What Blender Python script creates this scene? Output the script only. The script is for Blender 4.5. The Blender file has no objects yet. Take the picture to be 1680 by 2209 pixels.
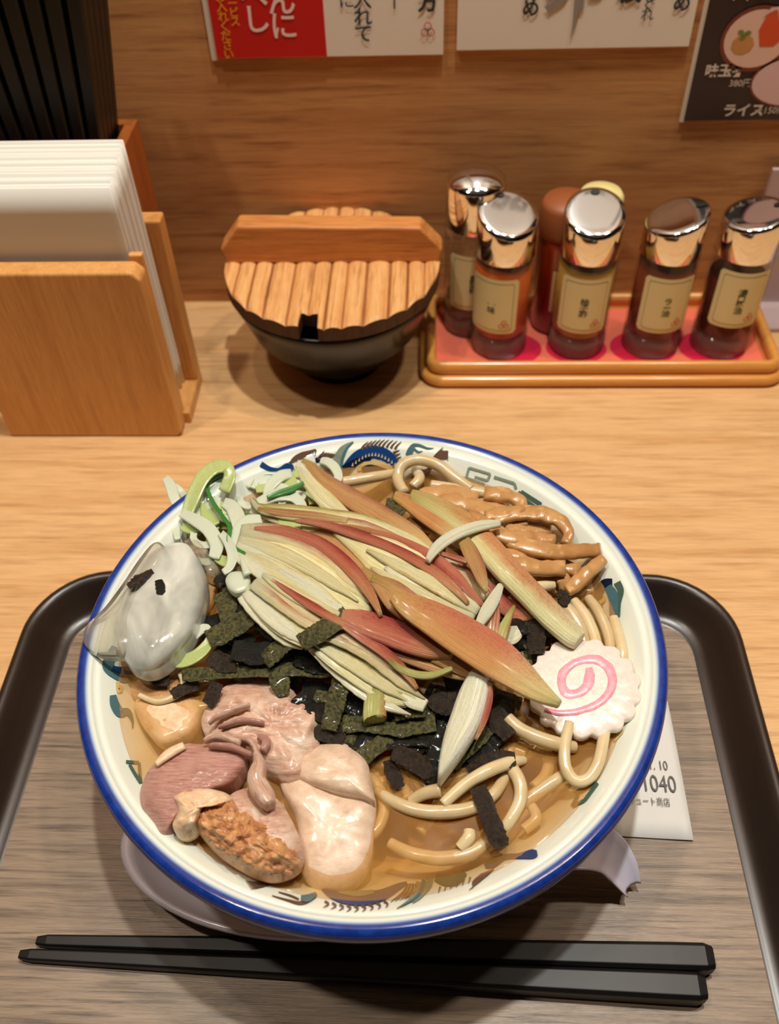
import bpy, bmesh, math, random
from mathutils import Vector, Matrix, noise
random.seed(7)
PI = math.pi
S = bpy.context.scene
COL = S.collection

# ------------------------------------------------------------------ camera
FPX, W, H = 1956.0, 1680, 2209
_p, _y, _r = math.radians(48.053), math.radians(-3.575), math.radians(-2.430)
CAM = Vector((0, 0, .35421))
FWD = Vector((math.sin(_y)*math.cos(_p), math.cos(_y)*math.cos(_p), -math.sin(_p)))
_rt = Vector((math.cos(_y), -math.sin(_y), 0)); _up = _rt.cross(FWD)
RGT = math.cos(_r)*_rt + math.sin(_r)*_up
UPV = -math.sin(_r)*_rt + math.cos(_r)*_up
cd = bpy.data.cameras.new('camera'); cam = bpy.data.objects.new('camera', cd); COL.objects.link(cam)
M = Matrix((RGT, UPV, -FWD)).transposed().to_4x4(); M.translation = CAM; cam.matrix_world = M
cd.sensor_fit = 'VERTICAL'; cd.sensor_height = 24; cd.lens = FPX*24/2209; cd.clip_start = .01
cd.dof.use_dof = True; cd.dof.focus_distance = .325; cd.dof.aperture_fstop = 8.0
S.camera = cam

# ------------------------------------------------------------------ light and exposure
S.view_settings.view_transform = 'Standard'; S.view_settings.look = 'None'
S.view_settings.gamma = 1; S.view_settings.use_curve_mapping = False
S.view_settings.exposure = 0.0
wd = bpy.data.worlds.new('world'); S.world = wd; wd.use_nodes = True
wd.node_tree.nodes['Background'].inputs[0].default_value = (.9, .75, .6, 1)
wd.node_tree.nodes['Background'].inputs[1].default_value = .05
S.cycles.use_denoising = True
S.cycles.max_bounces = 10; S.cycles.transparent_max_bounces = 24
S.cycles.caustics_reflective = False; S.cycles.caustics_refractive = False

def area(loc, size, power, col, target=None, shape='DISK', size_y=None):
    l = bpy.data.lights.new('downlight_or_fill', 'AREA'); l.shape = shape; l.size = size
    if size_y: l.size_y = size_y
    l.energy = power; l.color = col
    o = bpy.data.objects.new('downlight_or_fill', l); COL.objects.link(o); o.location = loc
    if target is not None:
        o.rotation_euler = (Vector(target)-Vector(loc)).to_track_quat('-Z', 'Y').to_euler()
    return o
WARM = (1, .86, .70)
# the row of small ceiling downlights along the counter, then one broad fill light added to soften the shade
area((.075, .310, 1.30), .040, 9.0, (.98, 1, .95), (.0, .19, 0))
area((-.42, .13, 1.38), .06, 5.0, WARM, (-.3, .3, 0))
area((.48, .34, 1.38), .06, 4.2, WARM, (.35, .35, 0))
area((-.25, .36, 1.35), .05, 1.8, WARM, (-.2, .4, 0))
area((.28, .42, 1.35), .05, 1.8, WARM, (.15, .45, 0))
area((0, -.25, 1.42), 1.6, .25, (1, .93, .84), (0, .25, 0), 'RECTANGLE', .8)  # added soft fill above and behind the viewer, no fixture there

# ------------------------------------------------------------------ helpers
def ray(u, v): return FWD + (u-W/2)/FPX*RGT - (v-H/2)/FPX*UPV
def at(u, v, z):
    d = ray(u, v); return CAM + d*((z-CAM.z)/d.z)
def lin(c):
    c = c/255; return c/12.92 if c <= .04045 else ((c+.055)/1.055)**2.4
def rgb(r, g, b): return (lin(r), lin(g), lin(b), 1)

def tag(o, label=None, cat=None, group=None, kind=None):
    if label: o['label'] = label
    if cat: o['category'] = cat
    if group: o['group'] = group
    if kind: o['kind'] = kind
    return o
def thing(name, loc, label, cat, group=None):
    o = bpy.data.objects.new(name, None); COL.objects.link(o); o.location = loc
    o.empty_display_size = .01
    bpy.context.view_layer.update()
    return tag(o, label, cat, group)
def wpos(o):
    p = Vector((0, 0, 0))
    while o: p = p + o.location; o = o.parent
    return p
def mobj(name, verts, faces, mat, parent=None, smooth=True, uv=None, mats=None, fm=None):
    """verts in world space; the object's origin is its base centre or its parent's origin"""
    verts = [Vector(v) for v in verts]
    if parent: o0 = wpos(parent)
    else:
        xs = [v.x for v in verts]; ys = [v.y for v in verts]
        o0 = Vector(((min(xs)+max(xs))/2, (min(ys)+max(ys))/2, min(v.z for v in verts)))
    me = bpy.data.meshes.new(name)
    me.from_pydata([tuple(v-o0) for v in verts], [], faces)
    for m in (mats or [mat]): me.materials.append(m)
    if fm:
        for i, k in enumerate(fm): me.polygons[i].material_index = k
    if smooth: me.polygons.foreach_set('use_smooth', [True]*len(me.polygons))
    if uv:
        l = me.uv_layers.new(name='UVMap')
        for lp in me.loops: l.data[lp.index].uv = uv[lp.vertex_index]
    me.validate(); me.update()
    o = bpy.data.objects.new(name, me); COL.objects.link(o)
    if parent: o.parent = parent
    else: o.location = o0
    return o
def fixn(o):
    bm = bmesh.new(); bm.from_mesh(o.data); bmesh.ops.recalc_face_normals(bm, faces=bm.faces); bm.to_mesh(o.data); bm.free(); return o
def bevel(o, w, seg=2, ang=35):
    m = o.modifiers.new('bevel', 'BEVEL'); m.width = w; m.segments = seg; m.limit_method = 'ANGLE'; m.angle_limit = math.radians(ang); return o
def box(name, lo, hi, mat, parent=None, bev=.001, seg=2):
    x0, y0, z0 = lo; x1, y1, z1 = hi
    v = [(x0,y0,z0),(x1,y0,z0),(x1,y1,z0),(x0,y1,z0),(x0,y0,z1),(x1,y0,z1),(x1,y1,z1),(x0,y1,z1)]
    f = [(0,3,2,1),(4,5,6,7),(0,1,5,4),(1,2,6,5),(2,3,7,6),(3,0,4,7)]
    o = mobj(name, v, f, mat, parent, smooth=False)
    if bev: bevel(o, bev, seg)
    return o
def prism(name, poly, axis, a, b, mat, parent=None, bev=.001, seg=2):
    """poly of 2D points extruded along axis ('x','y','z') from a to b"""
    def P(p, t):
        return {'x': (t, p[0], p[1]), 'y': (p[0], t, p[1]), 'z': (p[0], p[1], t)}[axis]
    n = len(poly)
    v = [P(p, a) for p in poly] + [P(p, b) for p in poly]
    f = [tuple(range(n)), tuple(range(2*n-1, n-1, -1))] + [(i, n+i, n+(i+1) % n, (i+1) % n) for i in range(n)]
    o = fixn(mobj(name, v, f, mat, parent, smooth=False))
    if bev: bevel(o, bev, seg)
    return o
def lathe(name, prof, c, mat, parent=None, n=72, smooth=True, close=False):
    """prof list of (r,z) from one end to the other; caps where r == 0"""
    v = []; f = []; idx = []
    for r, z in prof:
        if r < 1e-7: idx.append([len(v)]*n); v.append((c[0], c[1], z+c[2]))
        else:
            idx.append(list(range(len(v), len(v)+n)))
            v += [(c[0]+r*math.cos(2*PI*k/n), c[1]+r*math.sin(2*PI*k/n), z+c[2]) for k in range(n)]
    rows = list(zip(idx[:-1], idx[1:]))
    if close: rows.append((idx[-1], idx[0]))
    for A, B in rows:
        for k in range(n):
            q = [A[k], A[(k+1) % n], B[(k+1) % n], B[k]]
            q2 = []
            for t in q:
                if t not in q2: q2.append(t)
            if len(q2) > 2: f.append(tuple(q2))
    return fixn(mobj(name, v, f, mat, parent, smooth))
def cat(pts, n):
    """Catmull-Rom through tuples of any length, n samples in all"""
    P = [tuple(pts[0])]+[tuple(p) for p in pts]+[tuple(pts[-1])]
    m = len(pts)-1; out = []
    for i in range(n):
        t = i/(n-1)*m; k = min(int(t), m-1); t -= k
        a, b, c, d = P[k], P[k+1], P[k+2], P[k+3]
        out.append(tuple(.5*(2*b[j]+(c[j]-a[j])*t+(2*a[j]-5*b[j]+4*c[j]-d[j])*t*t+(3*b[j]-a[j]-3*c[j]+d[j])*t**3) for j in range(len(b))))
    return out
def catc(pts, n):
    m = len(pts); out = []
    for i in range(n):
        t = i/n*m; k = int(t) % m; t -= int(t)
        a, b, c, d = pts[k-1], pts[k], pts[(k+1) % m], pts[(k+2) % m]
        out.append(tuple(.5*(2*b[j]+(c[j]-a[j])*t+(2*a[j]-5*b[j]+4*c[j]-d[j])*t*t+(3*b[j]-a[j]-3*c[j]+d[j])*t**3) for j in range(len(b))))
    return out
def tube(name, pts, mat, parent=None, n=None, m=10, flat=1.0):
    """round strand through world points (x,y,z,r)"""
    n = n or 8*len(pts)
    Q = cat(pts, n); v = []; uv = []; f = []
    for i, q in enumerate(Q):
        a = Q[max(0, i-1)]; b = Q[min(n-1, i+1)]
        t = Vector(b[:3])-Vector(a[:3])
        if t.length < 1e-9: t = Vector((1, 0, 0))
        t.normalize(); s = t.cross(Vector((0, 0, 1)))
        if s.length < .05: s = Vector((1, 0, 0))
        s.normalize(); w = s.cross(t); r = q[3]
        for k in range(m):
            an = 2*PI*k/m
            v.append(Vector(q[:3])+s*math.cos(an)*r+w*math.sin(an)*r*flat); uv.append((i/(n-1), k/m))
    for i in range(n-1):
        for k in range(m): f.append((i*m+k, i*m+(k+1) % m, (i+1)*m+(k+1) % m, (i+1)*m+k))
    f.append(tuple(range(m-1, -1, -1))); f.append(tuple((n-1)*m+k for k in range(m)))
    return mobj(name, v, f, mat, parent, True, uv)

# ---- food laid out on the surface of the soup: paths read in the photograph, set down at their true height
BZ = .0712                                   # level of the broth
def mound(u, v):
    a = ((u-770)/330)**2+((v-1290)/190)**2
    b = ((u-1110)/170)**2+((v-1190)/120)**2
    return .017*math.exp(-a)+.006*math.exp(-b)
def zf(u, v, dz): return BZ+mound(u, v)+dz
def strip(name, pts, dz, mat, parent=None, thick=.0012, n=None, m=12, sharp=1.0, ridge=0, ridges=5, curl=0, jag=0, bump=0, seed=0, z=None):
    """lens-section strip; pts (u,v,width[,extra height])"""
    pts = [tuple(p)+(0,)*(4-len(p)) for p in pts]
    n = n or max(10, 6*len(pts))
    Q = cat(pts, n); V = []; UV = []; F = []; rr = random.Random(seed or len(name)+int(pts[0][0]*7+pts[0][1]))
    off = rr.random()*50
    for i, q in enumerate(Q):
        a = Q[max(0, i-1)]; b = Q[min(n-1, i+1)]
        tx, ty = b[0]-a[0], b[1]-a[1]; L = math.hypot(tx, ty) or 1
        nx, ny = -ty/L, tx/L
        w = max(q[2], 1.2)/2
        jl = w+(rr.random()-.5)*jag; jr = w+(rr.random()-.5)*jag
        zc = (z if z is not None else zf(q[0], q[1], dz))+q[3]
        Lp = at(q[0]-nx*jl, q[1]-ny*jl, zc); Rp = at(q[0]+nx*jr, q[1]+ny*jr, zc)
        mid = (Lp+Rp)/2; hv = (Rp-Lp)/2
        endf = min(1, min(i, n-1-i)/1.5+.35)
        for k in range(m):
            an = 2*PI*k/m; c = math.cos(an); s = math.sin(an)
            cc = math.copysign(abs(c)**sharp, c)
            h = thick*math.copysign(abs(s)**.8, s)*endf*min(1, w/8+.3)
            if s > .01 and ridge: h += ridge*math.sin(cc*ridges*PI/1+off)*abs(s)
            h += curl*(cc*cc)
            p = mid+hv*cc+Vector((0, 0, h))
            if bump: p += Vector((0, 0, bump*noise.noise(Vector((p.x*260+off, p.y*260, 0)))))
            V.append(p); UV.append((i/(n-1), (cc+1)/2))
    for i in range(n-1):
        for k in range(m): F.append((i*m+k, i*m+(k+1) % m, (i+1)*m+(k+1) % m, (i+1)*m+k))
    F.append(tuple(range(m-1, -1, -1))); F.append(tuple((n-1)*m+k for k in range(m)))
    o = mobj(name, V, F, mat, parent, True, UV)
    return fixn(o)
def noodle(pts, dz, mat, name='noodle', parent=None, z=None):
    """pts (u,v,width px[,extra])"""
    P = []
    for p in pts:
        e = p[3] if len(p) > 3 else 0
        zc = (z if z is not None else zf(p[0], p[1], dz))+e
        c = at(p[0], p[1], zc); c2 = at(p[0]+p[2], p[1], zc)
        P.append((c.x, c.y, c.z, (c2-c).length/2))
    return tube(name, P, mat, parent, n=7*len(pts), m=10)
def blob(name, outl, zc, mat, parent=None, thick=.006, dome=.5, K=12, n=64, rough=0, freq=200, tilt=(0, 0), centre=None, side=.25, hf=None, seed=0, smoothing=True):
    """solid piece with the outline outl (photo pixels) at height zc: rounded top, side and underside"""
    O = catc(outl, n)
    if not smoothing:
        O = []
        m = len(outl); per = n//m
        for i in range(m):
            a = outl[i]; b = outl[(i+1) % m]
            for k in range(per): O.append((a[0]+(b[0]-a[0])*k/per, a[1]+(b[1]-a[1])*k/per))
        n = len(O)
    cx = sum(p[0] for p in O)/n; cy = sum(p[1] for p in O)/n
    if centre: cx, cy = centre
    us = [p[0] for p in O]; vs = [p[1] for p in O]; u0, u1, v0, v1 = min(us), max(us), min(vs), max(vs)
    V = []; UV = []; F = []
    def zz(u, v, r):
        b = zc+(u-cx)*tilt[0]+(v-cy)*tilt[1]
        t = thick*dome*(1-r**3)-thick*side*(r**8)
        if hf: t += hf(u, v)*(1-r**6)
        if rough:
            t += rough*noise.fractal(Vector((u*freq*1e-4+seed, v*freq*1e-4, seed)), .8, 2, 4)
        return b+t
    V.append(at(cx, cy, zz(cx, cy, 0))); UV.append(((cx-u0)/(u1-u0), (cy-v0)/(v1-v0)))
    for k in range(1, K+1):
        r = math.sin(k/K*PI/2)
        for (ou, ov) in O:
            u = cx+(ou-cx)*r; v = cy+(ov-cy)*r
            V.append(at(u, v, zz(u, v, r))); UV.append(((u-u0)/(u1-u0), (v-v0)/(v1-v0)))
    base = len(V)
    for q in range(2):
        for (ou, ov) in O:
            r = (1.0, .93)[q]
            u = cx+(ou-cx)*r; v = cy+(ov-cy)*r
            z0 = zc+(u-cx)*tilt[0]+(v-cy)*tilt[1]-thick*(.6, 1)[q]
            p = at(u, v, zc+(u-cx)*tilt[0]+(v-cy)*tilt[1]); V.append(Vector((p.x, p.y, z0))); UV.append(((u-u0)/(u1-u0), (v-v0)/(v1-v0)))
    for i in range(n): F.append((0, 1+i, 1+(i+1) % n))
    for k in range(K-1+2):
        a = 1+k*n; b = a+n
        for i in range(n): F.append((a+i, b+i, b+(i+1) % n, a+(i+1) % n))
    a = 1+(K+1)*n
    F.append(tuple(a+i for i in range(n)))
    return fixn(mobj(name, V, F, mat, parent, True, UV))

# ------------------------------------------------------------------ materials
def nmat(name):
    m = bpy.data.materials.new(name); m.use_nodes = True; nt = m.node_tree
    return m, nt, nt.nodes['Principled BSDF']
def N(nt, t, **k):
    n = nt.nodes.new(t)
    for a, b in k.items():
        if a.startswith('i_'): n.inputs[a[2:].replace('_', ' ')].default_value = b
        else: setattr(n, a, b)
    return n
def ramp(nt, fac, stops, interp='LINEAR'):
    r = nt.nodes.new('ShaderNodeValToRGB'); r.color_ramp.interpolation = interp
    e = r.color_ramp.elements
    while len(e) < len(stops): e.new(.5)
    for i, (p, c) in enumerate(stops): e[i].position = p; e[i].color = c if len(c) == 4 else (*c, 1)
    nt.links.new(fac, r.inputs[0]); return r.outputs[0]
def mixc(nt, fac, a, b, mode='MIX'):
    n = nt.nodes.new('ShaderNodeMix'); n.data_type = 'RGBA'; n.blend_type = mode
    for s, val in ((n.inputs[0], fac), (n.inputs[6], a), (n.inputs[7], b)):
        if isinstance(val, bpy.types.NodeSocket): nt.links.new(val, s)
        else: s.default_value = val
    return n.outputs[2]
def coords(nt, kind='Object', scale=(1, 1, 1), rot=(0, 0, 0), loc=(0, 0, 0)):
    tc = nt.nodes.new('ShaderNodeTexCoord'); mp = nt.nodes.new('ShaderNodeMapping')
    nt.links.new(tc.outputs[kind], mp.inputs[0]); mp.inputs['Scale'].default_value = scale
    mp.inputs['Rotation'].default_value = rot; mp.inputs['Location'].default_value = loc
    return mp.outputs[0]
def noi(nt, vec, scale, detail=4, rough=.55, dist=0):
    n = nt.nodes.new('ShaderNodeTexNoise'); nt.links.new(vec, n.inputs['Vector'])
    n.inputs['Scale'].default_value = scale; n.inputs['Detail'].default_value = detail
    n.inputs['Roughness'].default_value = rough; n.inputs['Distortion'].default_value = dist
    return n.outputs['Fac']
def bump(nt, bsdf, h, strength=.3, dist=.001):
    b = nt.nodes.new('ShaderNodeBump'); b.inputs['Strength'].default_value = strength; b.inputs['Distance'].default_value = dist
    nt.links.new(h, b.inputs['Height']); nt.links.new(b.outputs[0], bsdf.inputs['Normal'])
def plain(name, col, rough=.5, metal=0, spec=.5, sss=0, coat=0):
    m, nt, b = nmat(name); b.inputs['Base Color'].default_value = col
    b.inputs['Roughness'].default_value = rough; b.inputs['Metallic'].default_value = metal
    b.inputs['Specular IOR Level'].default_value = spec; b.inputs['Coat Weight'].default_value = coat
    b.inputs['Coat Roughness'].default_value = .08
    if sss: b.inputs['Subsurface Weight'].default_value = sss; b.inputs['Subsurface Radius'].default_value = (.004, .003, .002)
    return m
def wood(name, a, b_, c, grain=(1, 18, 18), scale=9, rough=.45, bstr=.1, dark=.5, fine=160, coat=0):
    """a light, b_ mid, c dark streak; grain: object-space scale with 1 along the grain"""
    m, nt, b = nmat(name)
    v = coords(nt, 'Object', grain)
    n1 = noi(nt, v, scale, 5, .55, .35)
    n2 = noi(nt, v, scale*3.3, 4, .6, .1)
    col = ramp(nt, n1, [(.30, b_), (.52, a), (.72, b_)])
    st = ramp(nt, n2, [(.50, (0, 0, 0, 1)), (.72, (1, 1, 1, 1))])
    mm = nt.nodes.new('ShaderNodeMath'); mm.operation = 'MULTIPLY'; nt.links.new(st, mm.inputs[0]); mm.inputs[1].default_value = dark
    col = mixc(nt, mm.outputs[0], col, c)
    vf = coords(nt, 'Object', tuple(1.5 if g == min(grain) else 40 for g in grain))
    n3 = noi(nt, vf, fine/4, 2, .6)
    sp = ramp(nt, n3, [(.25, (.80, .78, .74, 1)), (.6, (1, 1, 1, 1))])
    col = mixc(nt, 1.0, col, sp, 'MULTIPLY')
    nt.links.new(col, b.inputs['Base Color']); b.inputs['Roughness'].default_value = rough
    b.inputs['Coat Weight'].default_value = coat; b.inputs['Coat Roughness'].default_value = .15
    bump(nt, b, n3, bstr, .0006)
    return m

M_wall = wood('wall_wood', rgb(206, 148, 92), rgb(188, 126, 74), rgb(140, 82, 42), (1, 1, 16), 6, .5, .05, .75)
M_counter = wood('counter_wood', rgb(229, 184, 130), rgb(214, 164, 108), rgb(172, 118, 68), (1, 16, 1), 7, .42, .04, .55)
M_box = wood('holder_wood', rgb(226, 166, 98), rgb(212, 148, 80), rgb(176, 108, 50), (18, 18, 1), 5, .42, .04, .35)
M_boxtop = wood('holder_wood_end', rgb(236, 190, 130), rgb(222, 170, 104), rgb(190, 126, 66), (14, 3, 1), 16, .5, .04, .4)
M_case = wood('case_wood', rgb(178, 98, 40), rgb(160, 82, 32), rgb(120, 58, 22), (16, 16, 1), 6, .4, .04, .4)
M_trayrail = wood('rail_wood', rgb(226, 156, 76), rgb(216, 144, 66), rgb(190, 116, 50), (1, 14, 14), 6, .28, .02, .25, coat=.5)
M_lid = wood('lid_wood', rgb(232, 176, 112), rgb(214, 148, 84), rgb(160, 94, 46), (22, 1, 6), 7, .55, .5, .8)
M_scorch = wood('lid_groove_wood', rgb(176, 110, 58), rgb(150, 88, 44), rgb(96, 50, 24), (22, 1, 6), 7, .6, .3, .6)
M_handle = wood('lid_handle_wood', rgb(214, 142, 76), rgb(188, 112, 50), rgb(124, 66, 28), (1, 14, 22), 10, .55, .2, .6)
M_burnt = wood('burnt_wood', rgb(82, 46, 26), rgb(52, 28, 16), rgb(18, 10, 8), (20, 20, 2), 12, .6, .3, .6)
M_traypanel = wood('tray_wood', rgb(154, 134, 113), rgb(114, 97, 82), rgb(48, 40, 36), (1, 22, 1), 9, .42, .25, .75, fine=240)
M_trayrim = plain('tray_rim', rgb(38, 29, 24), .3)
M_room = plain('room_paint', rgb(70, 56, 44), .8)
M_ceil = plain('ceiling_paint', rgb(74, 64, 54), .8)
M_dark = plain('room_dark', rgb(40, 32, 27), .7)
M_black = plain('black_lacquer', rgb(8, 8, 8), .25, spec=.35)
M_stick = plain('black_resin', rgb(13, 13, 14), .45, spec=.4)
M_stick2 = plain('black_resin_satin', rgb(9, 9, 10), .38, spec=.3)
M_paper = plain('napkin_paper', rgb(232, 226, 216), .9, sss=.1)
M_ticket = plain('ticket_paper', rgb(240, 238, 232), .8)
M_ink = plain('printed_ink', rgb(112, 110, 106), .8)
M_chrome = plain('chrome', (.82, .81, .80, 1), .07, metal=1)
M_hole = plain('spout_dark', rgb(14, 12, 10), .6)
M_label = plain('label_paper', rgb(226, 214, 164), .7)
M_labelline = plain('label_line', rgb(150, 146, 104), .7)
M_labelink = plain('label_ink', rgb(60, 66, 56), .7)
M_red = plain('red_mark', rgb(214, 110, 84), .7)
M_mat = plain('tray_liner', rgb(232, 112, 84), .6)
M_spot = plain('crimson_spot', rgb(206, 20, 60), .5)
M_spoon = plain('lilac_melamine', rgb(222, 216, 232), .22, coat=.3)

# bowl glaze
def glaze():
    m, nt, b = nmat('bowl_glaze'); b.inputs['Base Color'].default_value = rgb(228, 235, 224)
    b.inputs['Roughness'].default_value = .12; b.inputs['Coat Weight'].default_value = .4; return m
M_glaze = glaze()
m, nt, b = nmat('cobalt_rim')
tc = nt.nodes.new('ShaderNodeTexCoord'); ln = nt.nodes.new('ShaderNodeVectorMath'); ln.operation = 'LENGTH'
mp = nt.nodes.new('ShaderNodeMapping'); mp.inputs['Scale'].default_value = (1, 1, 0)
nt.links.new(tc.outputs['Object'], mp.inputs[0]); nt.links.new(mp.outputs[0], ln.inputs[0])
rm = nt.nodes.new('ShaderNodeMapRange'); rm.inputs[1].default_value = .1012; rm.inputs[2].default_value = .1032
nt.links.new(ln.outputs['Value'], rm.inputs[0])
nz = noi(nt, coords(nt, 'Object', (1, 1, 1)), 300, 3)
blue = ramp(nt, nz, [(.3, rgb(18, 44, 122)), (.7, rgb(28, 62, 150))])
col = ramp(nt, rm.outputs[0], [(0, rgb(228, 235, 224)), (.45, rgb(150, 176, 214)), (1, (0, 0, 0, 1))])
fac = ramp(nt, rm.outputs[0], [(.35, (0, 0, 0, 1)), (.9, (1, 1, 1, 1))])
nt.links.new(mixc(nt, fac, col, blue), b.inputs['Base Color']); b.inputs['Roughness'].default_value = .14
M_cobalt = m
M_dblue = plain('dragon_blue', rgb(24, 62, 118), .2); M_dnavy = plain('dragon_navy', rgb(14, 30, 56), .2)
M_dbrown = plain('dragon_brown', rgb(96, 72, 56), .25); M_dteal = plain('dragon_teal', rgb(74, 110, 118), .2)
M_dgreen = plain('fret_green', rgb(70, 98, 88), .25); M_dgrey = plain('dragon_greygreen', rgb(128, 142, 128), .25); M_dcream = plain('dragon_cream', rgb(206, 184, 128), .25)

# broth: closed body with an absorbing inside, clear wet surface with a little cloud
m = bpy.data.materials.new('broth'); m.use_nodes = True; nt = m.node_tree
for n_ in list(nt.nodes): nt.nodes.remove(n_)
out = nt.nodes.new('ShaderNodeOutputMaterial')
tr = nt.nodes.new('ShaderNodeBsdfTransparent'); tr.inputs[0].default_value = (.99, .95, .88, 1)
df = nt.nodes.new('ShaderNodeBsdfDiffuse'); df.inputs[0].default_value = rgb(230, 168, 84)
gl = nt.nodes.new('ShaderNodeBsdfGlossy'); gl.inputs['Roughness'].default_value = .03
fr = nt.nodes.new('ShaderNodeFresnel'); fr.inputs[0].default_value = 1.36
vb = noi(nt, coords(nt, 'Object', (1, 1, 1)), 40, 3, .5)
bp = nt.nodes.new('ShaderNodeBump'); bp.inputs['Strength'].default_value = .35; bp.inputs['Distance'].default_value = .002
nt.links.new(noi(nt, coords(nt, 'Object', (1, 1, 1)), 60, 1, .4), bp.inputs['Height'])
nt.links.new(bp.outputs[0], gl.inputs['Normal']); nt.links.new(bp.outputs[0], fr.inputs['Normal'])
m1 = nt.nodes.new('ShaderNodeMixShader'); m2 = nt.nodes.new('ShaderNodeMixShader')
nt.links.new(ramp(nt, vb, [(.3, (.14, .14, .14, 1)), (.75, (.36, .36, .36, 1))]), m1.inputs[0])
nt.links.new(tr.outputs[0], m1.inputs[1]); nt.links.new(df.outputs[0], m1.inputs[2])
nt.links.new(fr.outputs[0], m2.inputs[0]); nt.links.new(m1.outputs[0], m2.inputs[1]); nt.links.new(gl.outputs[0], m2.inputs[2])
nt.links.new(m2.outputs[0], out.inputs[0])
va = nt.nodes.new('ShaderNodeVolumeAbsorption'); va.inputs[0].default_value = (.95, .72, .30, 1); va.inputs[1].default_value = 60
nt.links.new(va.outputs[0], out.inputs[1]); M_broth = m

def food(name, a, b_, scale=120, rough=.3, sss=.15, bstr=.3, stretch=(1, 1, 1), kind='Object', speck=None, coat=.3, bd=.0008, spec=.5):
    m, nt, b = nmat(name); v = coords(nt, kind, stretch)
    n1 = noi(nt, v, scale, 5, .6)
    col = ramp(nt, n1, [(.35, a), (.65, b_)])
    if speck:
        n2 = noi(nt, coords(nt, 'Object', (1, 1, 1)), scale*2.7, 2, .5)
        col = mixc(nt, ramp(nt, n2, [(.60, (0, 0, 0, 1)), (.70, (1, 1, 1, 1))]), col, speck)
    nt.links.new(col, b.inputs['Base Color']); b.inputs['Roughness'].default_value = rough
    b.inputs['Subsurface Weight'].default_value = sss; b.inputs['Subsurface Radius'].default_value = (.005, .003, .0015)
    b.inputs['Coat Weight'].default_value = coat; b.inputs['Coat Roughness'].default_value = .1
    b.inputs['Specular IOR Level'].default_value = spec
    if bstr: bump(nt, b, n1, bstr, bd)
    return m
M_noodle = food('noodle', rgb(210, 190, 150), rgb(198, 174, 130), 90, .22, .25, .12)
M_noodle2 = food('noodle_pale', rgb(222, 204, 164), rgb(210, 188, 144), 90, .2, .25, .12)
M_menma = food('bamboo', rgb(196, 152, 98), rgb(172, 124, 74), 70, .28, .2, .4, (1, 1, 1), speck=rgb(204, 162, 108))
M_nori = food('nori', rgb(22, 24, 13), rgb(3, 4, 3), 700, .2, 0, 1, bd=.0020, coat=.1, spec=.6)
M_nori_o = food('nori_olive', rgb(96, 92, 44), rgb(24, 28, 14), 800, .32, 0, 1, bd=.0012, coat=.1, spec=.5)
M_nori_b = food('nori_brown', rgb(58, 42, 24), rgb(10, 8, 5), 700, .2, 0, 1, bd=.0020, coat=0, spec=.8)
M_naruto = food('fish_cake', rgb(236, 226, 216), rgb(226, 212, 202), 500, .3, .3, .35, bd=.0004)
M_pink = food('fish_cake_pink', rgb(240, 176, 188), rgb(234, 150, 168), 500, .3, .3, .35, bd=.0004)
M_scw = food('scallion_white', rgb(226, 232, 216), rgb(204, 216, 188), 60, .2, .3, .1, (8, 1, 1), 'UV')
M_scl = food('scallion_light', rgb(168, 190, 104), rgb(206, 216, 156), 4, .2, .3, .1, (6, 10, 1), 'UV')
for _m in (M_scw, M_scl): _m.node_tree.nodes['Principled BSDF'].inputs['Alpha'].default_value = .80
M_scg = food('scallion_dark', rgb(34, 104, 44), rgb(70, 138, 60), 4, .25, .1, .1, (6, 10, 1), 'UV')

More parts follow.
